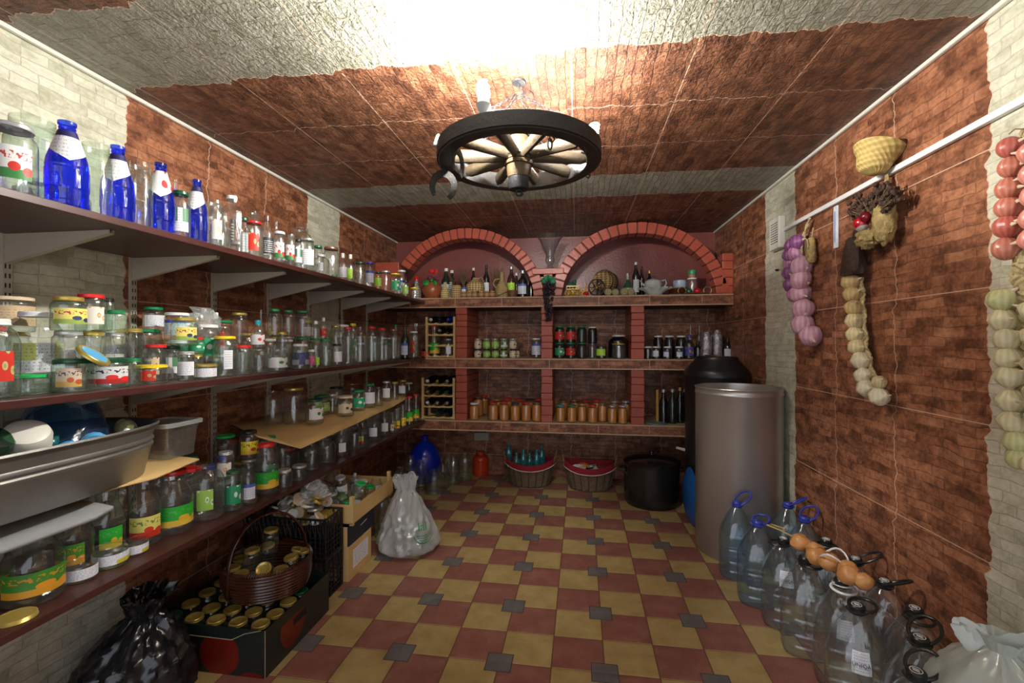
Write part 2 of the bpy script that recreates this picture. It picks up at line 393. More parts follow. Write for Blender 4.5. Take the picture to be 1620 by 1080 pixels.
# ================================================================ the setting
def struct(name, mb, m, smooth=False):
    o = mb.build(name, m, smooth=smooth); tag(o, kind='structure'); return o
M_LW = stone_panel('stone_panel_wall', 1, 2)
M_BW = stone_panel('stone_panel_back', 0, 2, u0=-1.4, all_brown=True)
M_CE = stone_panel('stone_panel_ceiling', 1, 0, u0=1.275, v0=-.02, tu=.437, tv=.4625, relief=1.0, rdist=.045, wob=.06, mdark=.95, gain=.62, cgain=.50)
struct('floor', MB().box((XL-.05, YF, -.05), (XR+.05, YB+.05, 0)), floor_mat())
struct('ceiling', MB().box((XL-.05, YF, ZC), (XR+.05, YB+.05, ZC+.05)), M_CE)
struct('wall_left', MB().box((XL-.05, YF, 0), (XL, YB+.05, ZC)), M_LW)
struct('wall_right', MB().box((XR, YF, 0), (XR+.05, YB+.05, ZC)), M_LW)
struct('wall_back', MB().box((XL-.05, YB, 0), (XR+.05, YB+.05, ZC)), M_BW)
TRIM = mat('ceiling_trim', (.70, .68, .60), .5)
for k, (x0, x1) in enumerate(((XL, XL+.022), (XR-.022, XR))):
    bevel(struct('trim_%d' % (k+1), MB().box((x0, YF, ZC-.018), (x1, YB-.012, ZC)), TRIM), .006)

# masonry shelving across the back
RED = brick_mat('glazed_red_brick', (.32, .060, .034), (.48, .10, .055), .32, .35)
PLAS = brick_mat('red_plaster', (.20, .050, .042), (.27, .075, .065))
SLABT = mat('shelf_top_board', (.52, .40, .24), .6, var=.2, vscale=6)
EDGE = mat('pale_shelf_edging', (.55, .36, .22), .5)
FASC = stone_panel('stone_panel_fascia', 0, 2, u0=-1.15, v0=.2, tu=.45, tv=1.9, all_brown=True, relief=.4, wob=.02)
def part(name, mb, m, smooth=False, bv=0, label=None, cat='brickwork', group=None):
    o = mb.build(name, m, None, smooth=smooth)
    if bv: bevel(o, bv)
    return tag(o, label, cat, group)
for z, w_ in ((B_TOP, 'top'), (B_MID, 'middle'), (B_LOW, 'lowest')):
    b = MB().box((XL, YS+.012, z-.092), (XR, YB, z-.004), 2)
    b.box((XL, YS+.0, z-.004), (XR, YB, z), 1)
    b.box((XL, YS+.002, z-.086), (XR, YS+.012, z-.010), 0)
    b.box((XL, YS-.003, z-.010), (XR, YS+.012, z-.004), 3); b.box((XL, YS-.003, z-.096), (XR, YS+.012, z-.086), 3)
    part('masonry_shelf', b, [FASC, SLABT, mat('slab_underside', (.06, .025, .018), .7), EDGE], label='%s masonry shelf across the back of the cellar, faced with brown stone panels' % w_, cat='shelf', group='masonry shelves')
def bricks(x0, x1, y0, y1, z0, z1, hs):
    b = MB(); z = z0; i = 0; g = .0025
    while z < z1-.012:
        h = min(hs[i % len(hs)], z1-z)
        if z1-z-h < .02: h = z1-z
        q = .0015*((i*7) % 3-1)
        b.box((x0+q, y0+q, z+(g if i else 0)), (x1+q, y1, z+h)); z += h; i += 1
    return b
for (x0, x1), w_ in zip(((-1.148, -1.037), (-.326, -.22), (.492, .609)), ('left', 'middle', 'right')):
    part('brick_pillar', bricks(x0, x1, YS+.02, YB-.001, B_MID, B_TOP-.092, (.093, .058, .061, .09, .055, .062)), RED, bv=.004, label='upper part of the %s red brick pillar, between the top and middle masonry shelves' % w_, cat='pillar', group='brick pillars')
    part('brick_pillar', bricks(x0, x1, YS+.02, YB-.001, B_LOW, B_MID-.092, (.066, .085, .058, .062, .09)), RED, bv=.004, label='lower part of the %s red brick pillar, between the middle and lowest masonry shelves' % w_, cat='pillar', group='brick pillars')
def arch(cx, a, bb, z0, t, n, a0, a1):
    b = MB()
    for i in range(n):
        p0 = a0+(a1-a0)*i/n+.008; p1 = a0+(a1-a0)*(i+1)/n-.008; y0 = YS+.004*((i*5) % 3)/2
        vs = []
        for y in (y0, YS+.15):
            for p in (p0, p1):
                for q in (0, t): vs.append((cx+(a+q)*math.cos(p), y, z0+(bb+q)*math.sin(p)))
        b.add(vs, [(0, 1, 3, 2), (4, 6, 7, 5), (0, 2, 6, 4), (1, 5, 7, 3), (0, 4, 5, 1), (2, 3, 7, 6)])
    # mortar core
    vs = []; fs = []; m = 40
    for i in range(m+1):
        p = a0+(a1-a0)*i/m
        for y in (YS+.008, YS+.145):
            for q in (.004, t-.004): vs.append((cx+(a+q)*math.cos(p), y, z0+(bb+q)*math.sin(p)))
    for i in range(m):
        k = i*4
        for c, d in ((0, 1), (1, 3), (3, 2), (2, 0)): fs.append((k+c, k+d, k+4+d, k+4+c))
    b.add(vs, fs, 1)
    return b
MORT = mat('red_mortar', (.11, .025, .018), .7)
part('brick_arch', arch(-1.05, .655, .595, 1.80, .098, 25, .05, 2.60), [RED, MORT], bv=.004, label='left arch of red glazed bricks above the top masonry shelf', cat='arch')
part('brick_arch', arch(.545, .68, .59, 1.80, .10, 26, .05, PI-.05), [RED, MORT], bv=.004, label='right arch of red glazed bricks above the top masonry shelf', cat='arch')
part('brick_course', MB().box((-.41, YS-.012, 2.035), (-.115, YS+.17, 2.09)), RED, bv=.006, label='flat red brick cap on the pier where the two arches meet', cat='brickwork')
part('brick_pier', bricks(-.30, -.22, YS+.006, YS+.14, B_TOP, 2.035, (.05, .052)), RED, bv=.003, label='narrow red brick pier filling between the feet of the two arches')
part('corner_block', MB().box((XL, YS+.004, B_TOP), (-1.715, YS+.15, 2.185)), RED, bv=.004, label='red block filling the left corner beside the left arch')
part('corner_block', bricks(1.275, XR, YS+.004, YS+.15, B_TOP, 2.187, (.07, .075)), RED, bv=.004, label='red bricks filling the right corner beside the right arch')
struct('wall_alcove', MB().box((XL, YB-.008, B_TOP), (XR, YB-.001, ZC-.001)), PLAS)

# left-hand shelving: slotted uprights with brackets, and boards
RAILX = XL+.001
railY = [onX(px, 500, XL+.015)[1] for px in (12, 212, 340, 427, 491, 543, 582)]
ORD = ['first', 'second', 'third', 'fourth', 'fifth', 'sixth', 'seventh']
for k, y in enumerate(railY):
    u = empty('shelf_upright', (RAILX, y, .45), label='slotted steel upright with brackets on the left wall, %s from the near end' % ORD[k], cat='shelf upright', group='slotted uprights on the left wall')
    b = MB(); b.box((0, -.013, 0), (.014, .013, 1.335))
    for i in range(40):
        z = .02+i*.033
        for s in (-1, 1): b.box((.0138, s*.006-.0022, z), (.0145, s*.006+.0022, z+.016), 1)
    b.build('rail', [RAIL, mat('slot_shadow', (.02, .018, .015), .8)], u, smooth=False)
    for z in (Z_TOP, Z_MID, Z_LOW):
        zz = z-.024-.45; b = MB(); L = .415; t = .0022
        for s in (-1, 1):
            vs = [(.014, s*.007-t/2, zz), (.014+L, s*.007-t/2, zz), (.014+L, s*.007-t/2, zz-.012), (.014, s*.007-t/2, zz-.10)]
            vs2 = [(x, y_+t, z_) for x, y_, z_ in vs]
            b.add(vs+vs2, [(0, 1, 2, 3), (7, 6, 5, 4), (0, 4, 5, 1), (1, 5, 6, 2), (2, 6, 7, 3), (3, 7, 4, 0)])
        b.add([(.014, -.009, zz-.10), (.014+L, -.009, zz-.012), (.014+L, .009, zz-.012), (.014, .009, zz-.10), (.014, -.009, zz-.098), (.014+L, -.009, zz-.010), (.014+L, .009, zz-.010), (.014, .009, zz-.098)],
              [(0, 1, 2, 3), (7, 6, 5, 4), (0, 4, 5, 1), (1, 5, 6, 2), (2, 6, 7, 3), (3, 7, 4, 0)])
        b.build('bracket', RAIL, u, smooth=False)
for z, w in ((Z_TOP, 'highest'), (Z_MID, 'middle'), (Z_LOW, 'lowest')):
    o = MB().box((XL+.016, YF+.1, z-.0235), (SHX, YS-.006, z)).build('shelf_board', WOODS, smooth=False); bevel(o, .002)
    tag(o, 'dark red-brown shelf board along the left wall, the %s of the three' % w, 'shelf', 'boards of the left-hand shelving')
# ================================================================ glassware
PROF = {
 'jar': [(0, .012), (.62, .012), (.70, 0), (.92, .008), (1, .05), (1, .72), (.985, .77), (.90, .83), (.80, .865), (.785, .885), (.815, .90), (.785, .915), (.815, .935), (.80, 1.)],
 'wide': [(0, .015), (.70, .015), (.78, 0), (.94, .01), (1, .06), (1, .78), (.98, .83), (.93, .87), (.91, .89), (.935, .91), (.91, .94), (.92, 1.)],
 'big': [(0, .02), (.66, .02), (.76, 0), (.93, .01), (1, .05), (1, .66), (.985, .72), (.92, .79), (.78, .86), (.60, .905), (.565, .925), (.60, .945), (.57, .955), (.60, .965), (.585, 1.)],
 'bottle': [(0, .02), (.6, .02), (.8, 0), (.96, .012), (1, .04), (1, .56), (.96, .62), (.78, .69), (.50, .76), (.38, .81), (.34, .86), (.33, .95), (.38, .955), (.38, .985), (.34, .99), (.34, 1.)],
 'juice': [(0, .015), (.7, .015), (.84, 0), (.97, .012), (1, .04), (1, .12), (.96, .135), (.96, .46), (1, .48), (1, .53), (.93, .60), (.76, .72), (.62, .80), (.585, .84), (.62, .855), (.585, .87), (.58, .92), (.62, .925), (.61, 1.)],
 'cobalt': [(0, .02), (.6, .02), (.8, 0), (.95, .01), (1, .03), (1, .075), (.965, .09), (.965, .20), (.97, .215), (1, .23), (1, .44), (.97, .46), (.985, .48), (.93, .56), (.72, .70), (.50, .84), (.42, .895), (.36, .905), (.40, .93), (.36, .95), (.43, .965), (.43, 1.)],
 'flask': [(0, .02), (.7, .02), (.85, 0), (1, .02), (1, .68), (.97, .74), (.80, .80), (.55, .84), (.48, .86), (.52, .88), (.48, .90), (.5, 1.)],
 'demi': [(0, .03), (.5, .03), (.6, 0), (.85, .03), (.98, .16), (1, .34), (.96, .52), (.80, .68), (.55, .79), (.30, .86), (.19, .90), (.18, .96), (.24, .965), (.24, 1.)],
 'soda': [(0, .03), (.5, .02), (.7, 0), (.95, .03), (1, .08), (1, .33), (.93, .38), (1, .43), (1, .62), (.92, .70), (.66, .80), (.40, .87), (.28, .91), (.28, .945), (.34, .95), (.34, .96), (.29, .965), (.29, 1.)],
 'water': [(0, .03), (.5, .02), (.8, 0), (.96, .015), (1, .05), (1, .12), (.965, .14), (1, .16), (1, .24), (.965, .26), (1, .28), (1, .40), (.97, .42), (1, .44), (1, .52), (.97, .58), (.84, .68), (.62, .79), (.40, .88), (.25, .93), (.235, .955), (.30, .957), (.30, .966), (.235, .968), (.235, 1.)],
 'squat': [(0, .02), (.6, .02), (.8, 0), (1, .06), (.98, .26), (.74, .44), (.36, .56), (.20, .64), (.16, .80), (.15, .93), (.20, .94), (.20, 1.)],
}
LIDP = {'jar': (.84, .93), 'wide': (.955, .92), 'big': (.63, .95), 'bottle': (.40, .95), 'juice': (.65, .93), 'cobalt': (.45, .955), 'flask': (.55, .91), 'demi': (.27, .96), 'soda': (.33, .955), 'squat': (.2, .8), 'water': (.27, .965)}
LABZ = {'jar': (.20, .66), 'wide': (.18, .74), 'big': (.22, .60), 'bottle': (.14, .50), 'juice': (.14, .46), 'cobalt': (.46, .88), 'flask': (.2, .6), 'demi': (.2, .4), 'soda': (.45, .6), 'squat': (.1, .25), 'water': (.44, .60)}
def rad(kind, z):
    pr = [p for p in PROF[kind][4:]]
    for (r0, z0), (r1, z1) in zip(pr, pr[1:]):
        if z0 <= z <= z1: return r0+(r1-r0)*(z-z0)/max(z1-z0, 1e-6)
    return pr[-1][0]
CACHE = {}
def glass_mesh(kind, g, n, sq=0):
    k = ('g', kind, g, n, sq)
    if k not in CACHE: CACHE[k] = MB().lathe(PROF[kind], n, sq=sq).mesh(kind+'_glass', GL[g])
    return CACHE[k]
def lid_mesh(kind, c, hb, n, sq=0):
    """a pressed lid: skirt, rolled rim and a slightly sunken top"""
    k = ('l', kind, c, hb, n, sq)
    if k not in CACHE:
        r, _ = LIDP[kind]; z1 = 1.006; z0 = z1-hb
        if kind in ('bottle', 'soda', 'squat', 'water'): p = [(r*.98, z0), (r, z0+hb*.1), (r, z1-hb*.12), (r*.9, z1+hb*.04), (0, z1+hb*.04)]
        else: p = [(r*1.0, z0), (r*1.035, z0+hb*.12), (r*1.0, z0+hb*.25), (r, z1-hb*.2), (r*.94, z1), (r*.86, z1), (r*.82, z1-hb*.10), (r*.35, z1-hb*.08), (0, z1-hb*.12)]
        CACHE[k] = MB().lathe(p, n).mesh('lid', LIDM[c])
    return CACHE[k]
def label_mesh(kind, lab, w, z0, z1, curve=0.):
    k = ('b', kind, lab, round(w, 2), z0, z1, curve)
    if k not in CACHE:
        b = MB(); nu, nv = 12, 8; vs = []; fs = []
        for j in range(nv+1):
            for i in range(nu+1):
                t = i/nu; a = (t-.5)*w; zl = z0+curve*abs(t-.5)*2
                z = zl+(z1-zl)*j/nv; r = rad(kind, z)*1.012+.006
                vs.append((r*math.cos(a), r*math.sin(a), z)); b.uv[len(vs)-1] = (t, (z-z0)/(z1-z0))
        for j in range(nv):
            for i in range(nu): q = j*(nu+1)+i; fs.append((q, q+1, q+nu+2, q+nu+1))
        b.add(vs, fs); CACHE[k] = b.mesh('label', LAB[lab][0], doubles=False)
    return CACHE[k]
FILLM = {'jam': mat('dark_jam', (.015, .006, .010), .3), 'pre': mat('orange_preserve', (.74, .27, .04), .55, var=.45, vscale=60, bump=.4, bscale=70),
         'oli': mat('green_olives', (.22, .36, .05), .5, var=.3, vscale=50), 'cre': mat('cream_mushrooms', (.62, .52, .34), .6, var=.2, vscale=40),
         'wat': mat('dark_water', (.03, .06, .08), .1)}
def fill_mesh(kind, f, n):
    k = ('f', kind, f, n)
    if k not in CACHE:
        p = [(0, .035)]+[(r*.93, max(z, .035)) for r, z in PROF[kind][3:] if z < .84]; p.append((0, p[-1][1]))
        CACHE[k] = MB().lathe(p, n).mesh('contents', FILLM[f])
    return CACHE[k]

THINGS = []     # (root, short word, full phrase, place phrase)
GW = {'c': 'clear', 'g': 'greenish', 'e': 'green', 'd': 'dark', 'a': 'amber', 'b': 'cobalt blue', 'p': 'clear plastic', 'q': 'bluish plastic', 't': 'teal plastic', 'u': 'blue plastic', 'k': 'blue'}
KW = {'jar': 'jar', 'wide': 'wide-mouthed jar', 'big': 'big jar', 'bottle': 'bottle', 'juice': 'wide-necked bottle', 'cobalt': 'bottle', 'flask': 'squared bottle', 'demi': 'demijohn', 'soda': 'bottle', 'squat': 'squat bottle', 'water': 'water bottle'}
def glass(kind, loc, r, h, g='c', lid='-', lab='-', place='', group=None, rz=None, rot=None, fill=None, w=None, extra='', n=None, name=None, lz=None):
    if n is None: n = 24 if r/max(.3, depth(loc)) > .03 else 16
    sq = 4.5 if kind == 'flask' else (3.2 if kind == 'water' else 0)
    nm = name or {'jar': 'glass_jar', 'wide': 'glass_jar', 'big': 'preserving_jar', 'juice': 'juice_bottle', 'demi': 'demijohn', 'soda': 'plastic_bottle', 'water': 'water_bottle'}.get(kind, 'glass_bottle')
    o = link(nm, glass_mesh(kind, g, n, sq), None, loc); o.scale = (r, r, h)
    a = facing(loc)+R.uniform(-.35, .35) if rz is None else rz
    o.rotation_euler = rot if rot else (0, 0, a)
    if lid != '-':
        hb = {'bottle': .028, 'soda': .018, 'squat': .02, 'water': .030}.get(kind, .013 if h < .2 else .016)
        hb = max(.04, round(min(hb/h, .16), 2)); link('lid' if kind not in ('bottle', 'soda', 'cobalt', 'water') else 'cap', lid_mesh(kind, lid, hb, n), o)
    if lab != '-':
        z0, z1 = lz or LABZ[kind]; ww = w or R.choice((1.7, 2.0, 2.3))
        if kind == 'cobalt': link('label', label_mesh(kind, lab, 2.7, .52, .885, .14), o)
        else: link('label', label_mesh(kind, lab, ww, z0, z1), o)
    if fill: link('contents', fill_mesh(kind, fill, n), o)
    gw = GW[g]
    ph = gw+('' if 'plastic' in gw else ' glass')+' '+KW[kind]
    ph = ph.replace('greenish glass big jar', 'big greenish glass jar').replace('clear glass big jar', 'big clear glass jar').replace('glass demijohn', 'demijohn')
    bits = []
    if lid != '-': bits.append(LIDW[lid]+(' lid' if kind not in ('bottle', 'soda', 'squat') else ' cap'))
    if lab != '-': bits.append(LAB[lab][1])
    full = ph+((' with '+' and '.join(bits)) if bits else ', no lid')
    short = (bits[0].replace(' lid', '-lidded jar').replace(' cap', '-capped bottle') if lid != '-' else (LAB[lab][1].replace('a ', '', 1)+' jar' if lab != '-' else 'bare '+KW[kind]))
    o['category'] = 'bottle' if kind in ('bottle', 'juice', 'cobalt', 'flask', 'soda', 'squat', 'water') else ('demijohn' if kind == 'demi' else 'jar')
    if group: o['group'] = group
    THINGS.append([o, short, (extra or full), place, kind])
    return o

OCC = {}
def free(key, x, y, r, z0, z1, eps=.002):
    for (a, b, c, d0, d1) in OCC.get(key, []):
        if (a-x)**2+(b-y)**2 < (r+c-eps)**2 and min(z1, d1)-max(z0, d0) > .004: return False
    return True
def along(y):                       # which upright is this place next to
    k = min(range(7), key=lambda i: abs(railY[i]-y)); return k
def left_item(shelf, zb, kind, xl, xr, yt, off, g='c', lid='-', lab='-', base=None, place='', group='', xtra='', **k):
    """a jar seen between columns xl..xr with its top at row yt, standing `off` behind the board's front edge"""
    px = (xl+xr)/2
    for it in range(60):
        X = SHX-off; p = onX(px, 500, X); D = depth(p); r = (xr-xl)/2*D/FPX*.97
        top = CAMH+(CY-yt)/FPX*D; z0 = zb
        if base is not None: z0 = max(zb, CAMH+(CY-base)/FPX*(D-r*.6))
        h = max(.05, top-z0)
        if X-r > XL+.02 and free(shelf, X, p[1], r, z0, z0+h): break
        off += .008
        if off > .44: off = .03+r; 
        if it > 30: xl += .3; xr -= .3
    if base is not None:      # something has to carry what is stacked
        under = [d1 for (a, b_, c_, d0, d1) in OCC.get(shelf, []) if (a-X)**2+(b_-p[1])**2 < (max(r, c_))**2 and d1 < z0+.03]
        tp = max(under) if under else zb
        if z0-tp > .015:
            hh = z0-tp-.001
            if hh > .055: glass('jar' if hh < .2 else 'big', (X, p[1], tp), r*.92, hh, 'c', R.choice('SDW'), '-', place, group); OCC[shelf].append((X, p[1], r*.92, tp, z0-.001))
            else: h += z0-tp-.001; z0 = tp+.001
    OCC.setdefault(shelf, []).append((X, p[1], r, z0, z0+h))
    return glass(kind, (X, p[1], z0), r, h, g, lid, lab, place, group, extra=xtra, **k)
# ================================================================ left shelves
def table(shelf, zb, txt, place, group):
    for ln in txt.strip().splitlines():
        t = ln.split('#')[0].split()
        if not t: continue
        kind, xl, xr, yt, off, g, lid, lab = t[:8]
        base = None; kw = {}
        for q in t[8:]:
            if q[0] == 'b': base = float(q[1:])
            elif q[0] == 'f': kw['fill'] = q[1:]
            elif q[0] == 'w': kw['w'] = float(q[1:])
        left_item(shelf, zb, kind, float(xl), float(xr), float(yt), float(off), g, lid, lab, base, place, group, **kw)
table('top', Z_TOP, '''
jar -10 50 200 .07 c S ap w1.8
jar 18 86 190 .20 g - -
cobalt 79 134 194 .06 b - nt
jar 130 173 230 .10 g - -
cobalt 164 209 232 .055 b - nt
jar 205 239 258 .10 g - -
cobalt 234 274 259 .055 b - nk
bottle 268 288 284 .22 c - -
jar 272 300 304 .07 c F gw
cobalt 296 327 285 .05 b - nt
jar 326 354 318 .12 g - -
jar 334 352 326 .06 c - or
flask 353 381 311 .055 c W bk w.7
jar 378 394 345 .16 c F wh
big 391 414 335 .22 g - -
jar 389 415 351 .07 c R re w1.2
bottle 412 433 341 .045 c N bk
bottle 430 445 350 .20 c - -
jar 433 452 367 .06 c W ap
big 455 495 361 .26 g - -
jar 452 468 371 .05 c - ap
jar 466 478 379 .04 c K gw
jar 477 498 378 .06 c S wh
jar 496 511 389 .20 c G -
flask 497 520 403 .05 c W wh w1.4
jar 511 537 392 .14 c M -
bottle 536 549 401 .06 c W wh
bottle 548 561 403 .05 c W lm
jar 560 579 415 .08 g F -
jar 578 592 415 .05 c V bw
jar 592 604 430 .05 c F lm
jar 602 619 429 .06 c S -
jar 628 643 428 .16 c W bw
jar 617 635 433 .05 c Y em
jar 636 648 444 .05 c K ov
jar 648 664 455 .05 c Y -
''', 'on the top left-hand shelf', 'jars and bottles on the top left-hand shelf')
table('mid', Z_MID, '''
big -42 21 505 .10 g W re w1.0
jar 24 72 592 .06 g L -
wide 46 92 588 .14 c W -
big 24 90 494 .27 c W ha w2.3
wide 90 144 568 .07 g F tg w1.2
wide 144 199 567 .07 c F to w2.2
jar 194 222 567 .08 g G -
wide 217 262 577 .055 c Y re w1.0
jar 229 263 545 .16 c R cr w.6
jar 259 286 547 .06 c F gw
jar 283 308 556 .055 c S wh
wide 308 341 576 .055 g D wh w2.4
jar 338 374 532 .07 g Y wh w.7
jar 369 399 546 .07 c R -
jar 395 425 552 .07 c - -
jar 424 454 553 .06 c - ws w2.4
jar 412 438 536 .17 c W -
jar 439 465 537 .17 c W -
jar 462 488 544 .06 c W nv w2.6
jar 487 498 553 .04 c W pk
jar 497 506 556 .035 c - lm
jar 466 490 534 .16 c G -
jar 489 511 535 .16 c G -
jar 505 527 537 .07 c G -
jar 526 541 544 .05 c K wh
big 541 561 518 .07 c R -
big 560 580 517 .07 c - -
big 578 598 517 .07 c R -
big 596 613 519 .07 c R -
jar 602 620 543 .05 c G -
big 613 632 521 .09 c M -
bottle 634 648 518 .06 e - bw
jar 647 662 524 .06 c W re w.8
bottle 620 632 514 .16 c G -
bottle 652 662 512 .16 c W -
big 520 543 515 .20 c D -
wide 528 552 514 .22 c W -
big 551 566 512 .22 c Y em
wide -12 46 470 .30 c C pe b525 w2.8
jar 86 131 470 .09 g D be b523 w2.2
jar 124 164 466 .11 g R or b524 w1.1
jar 160 180 472 .20 g K - b524
jar 166 197 491 .12 g G - b526
wide 129 170 524 .14 c D - b560
wide 150 197 522 .22 c D - b560
jar 164 184 550 .14 c B -
jar 196 225 520 .20 c D -
wide 210 250 521 .17 c G - b566
jar 228 258 486 .26 g G wh b524
wide 263 298 495 .24 c W bw b538
jar 273 311 503 .12 g D be b535 w1.6
jar 309 346 514 .12 c W em b575
jar 246 274 538 .22 c D -
jar 280 301 533 .10 c R em b560 w2.8
jar 300 322 533 .10 c R em b560 w2.8
bottle 331 351 495 .22 c W - b566
jar 334 369 507 .13 c G re b560 w.6
jar 366 392 495 .20 c D - b545
bottle 397 419 507 .10 c T nk b551
bottle 407 419 490 .30 c - -
big 424 446 489 .20 c G - b532
big 446 467 491 .20 c G - b532
big 465 493 492 .22 c G - b534
wide 420 440 524 .12 c D -
wide 438 456 525 .12 c D -
jar 478 496 508 .13 c D wh b536
bottle 492 507 508 .14 c W - b536
bottle 506 518 503 .14 c W re b536
''', 'on the crowded middle left-hand shelf', 'jars and bottles on the middle left-hand shelf')
table('low', Z_LOW, '''
juice 14 92 832 .13 c - fo w2.6
juice -70 8 850 .13 c - fo w2.6
wide 107 149 886 .05 c - wh w3.0
jar 152 198 860 .05 g - wy w3.4
wide 196 231 853 .05 c - wy w3.0
juice 92 143 800 .20 c - fo w1.6
juice 145 194 775 .16 c - gr w1.3
juice 207 252 757 .10 c - yt w2.2
juice 250 302 743 .09 c R gr w2.6
big 302 352 735 .12 c - ov w.9
big 340 362 722 .20 c B -
big 318 374 735 .24 c B -
jar 357 382 744 .07 g F em w1.8
jar 381 406 746 .06 c - bw w1.4
jar 369 402 728 .17 c D -
juice 403 440 701 .08 c R gr w3.0
juice 412 441 690 .15 c G em w1.2
jar 380 408 681 .15 c K ye b727
jar 340 373 688 .16 c L - b745
jar 345 369 714 .09 c S or b762
jar 438 462 742 .05 c S -
jar 461 486 735 .05 c S -
big 440 472 708 .22 c R -
big 482 506 702 .09 c - -
big 505 531 694 .09 c - -
big 529 551 684 .09 c - wh w1.0
big 550 572 676 .09 c - -
big 470 498 706 .24 c - -
juice 564 584 668 .08 c - yt w.8
big 583 602 661 .08 c - wh w1.4
big 600 618 654 .08 c - wh w1.2
juice 614 628 652 .06 c - cr w1.0
juice 621 634 646 .06 c - ye w2.0
juice 632 643 640 .05 c - ye w1.5
juice 641 654 627 .055 c R gr w2.8
juice 652 664 624 .06 c R gr w2.8
juice 637 648 628 .15 c R -
''', 'on the lowest left-hand shelf', 'jars and bottles on the lowest left-hand shelf')

# sheets laid across the jars of the lowest shelf
def sheet(name, ptsf, ptsb, th, m, label, cat, nw=10):
    b = MB(); vs = []; n = len(ptsf); k = 6
    rows = []
    for j in range(k+1):
        t = j/k; rows.append([Vector(f).lerp(Vector(g), t)+Vector((0, 0, .002*math.sin(i*1.7+j))) for i, (f, g) in enumerate(zip(ptsf, ptsb))])
    for r in rows: vs += r
    fs = [(j*n+i, j*n+i+1, (j+1)*n+i+1, (j+1)*n+i) for j in range(k) for i in range(n-1)]
    c = sum((Vector(v) for v in vs), Vector())/len(vs)
    b.add([v-c for v in vs], fs)
    o = b.build(name, m, loc=c); s = o.modifiers.new('thick', 'SOLIDIFY'); s.thickness = th; s.offset = -1
    return tag(o, label, cat)
ZC1 = .935
fr = [(-1.56, 2.04, .936), (-1.405, 2.15, .857), (-1.40, 2.38, .872), (-1.41, 2.75, .882), (-1.43, 3.1, .888), (-1.45, 3.45, .890), (-1.49, 3.80, .905), (-1.60, 4.10, .915)]
bk = [(-1.90, 2.28, ZC1+.012), (-1.92, 2.42, ZC1+.012), (-1.92, 2.60, ZC1+.012), (-1.92, 2.88, ZC1+.012), (-1.92, 3.2, ZC1+.012), (-1.92, 3.5, ZC1+.012), (-1.92, 3.85, ZC1+.012), (-1.92, 4.15, ZC1+.012)]
sheet('cardboard_sheet', fr, bk, .003, CARD, 'long sagging brown cardboard sheet laid over the jars of the lowest shelf', 'cardboard sheet')
sheet('cardboard_sheet', [(-1.535, .55, .922), (-1.53, .95, .922), (-1.525, 1.20, .922), (-1.47, 1.40, .924), (-1.50, 1.62, .930)], [(-1.9, .55, .926), (-1.9, .95, .926), (-1.9, 1.2, .926), (-1.9, 1.42, .928), (-1.88, 1.68, .934)], .006, CARD, 'torn layered cardboard sheet under the metal tub', 'cardboard sheet')
sheet('grey_board', [(-1.415, .50, .886), (-1.42, .8, .886), (-1.425, 1.0, .886), (-1.42, 1.16, .889), (-1.43, 1.22, .893)], [(-1.9, .5, .892), (-1.9, .8, .892), (-1.9, 1.0, .892), (-1.9, 1.2, .895), (-1.88, 1.30, .899)], .012, CARDG, 'grey board with a frayed white edge lying on the juice bottles below the tub', 'board')

def sheet_z(X, Y):
    t = (X+1.45)/(-1.92+1.45); t = max(0, min(1, t)); return .885+(ZC1+.012-.885)*t+.006
def on_sheet(txt):
    for ln in txt.strip().splitlines():
        kind, xl, xr, yt, off, g, lid, lab = ln.split()[:8]
        left_item('sheet', sheet_z(SHX-float(off), 0), kind, float(xl), float(xr), float(yt), float(off), g, lid, lab, None,
                  'on the cardboard sheet', 'jars on the cardboard sheet')
on_sheet('''
big 418 447 618 .30 c - -
jar 448 482 613 .22 c D -
jar 484 512 631 .14 c F ws
jar 496 521 625 .24 c G ov
jar 518 534 623 .20 c S -
jar 533 560 626 .11 c C cr
jar 555 578 617 .13 c G em
jar 575 594 607 .12 c G wh
jar 592 606 612 .10 c - -
jar 604 619 603 .14 c S wh
jar 618 631 604 .12 c D -
jar 630 644 601 .14 c D wh
jar 640 654 605 .22 c W -
jar 520 545 612 .32 c K -
jar 545 570 606 .34 c M -
''')
# plain jars filling the depth of the boards
def filler(shelf, zb, n, h0, h1, off0, off1, y0, y1, kinds, lids, place, group, gls='cccg'):
    c = 0
    for _ in range(n*12):
        if c >= n: break
        r = R.uniform(.036, .056); X = SHX-R.uniform(off0, off1); Y = R.uniform(y0, y1)
        h = R.uniform(h0, h1); kd = R.choice(kinds)
        if X-r < XL+.02: continue
        if free(shelf, X, Y, r+.003, zb, zb+h):
            OCC.setdefault(shelf, []).append((X, Y, r, zb, zb+h)); c += 1
            glass(kd, (X, Y, zb), r, h, R.choice(gls), R.choice(lids), '-', place, group)
filler('top', Z_TOP, 16, .11, .19, .20, .44, 1.2, 4.0, ['jar', 'jar', 'big'], '--SGW', 'on the top left-hand shelf', 'jars and bottles on the top left-hand shelf')
filler('mid', Z_MID, 42, .12, .20, .12, .44, .9, 4.05, ['jar', 'jar', 'big', 'wide'], '---SGWDR', 'on the crowded middle left-hand shelf', 'jars and bottles on the middle left-hand shelf')
filler('low', Z_LOW, 34, .18, .225, .16, .44, 1.2, 4.1, ['big', 'big', 'jar', 'juice'], '---SGR', 'on the lowest left-hand shelf', 'jars and bottles on the lowest left-hand shelf')

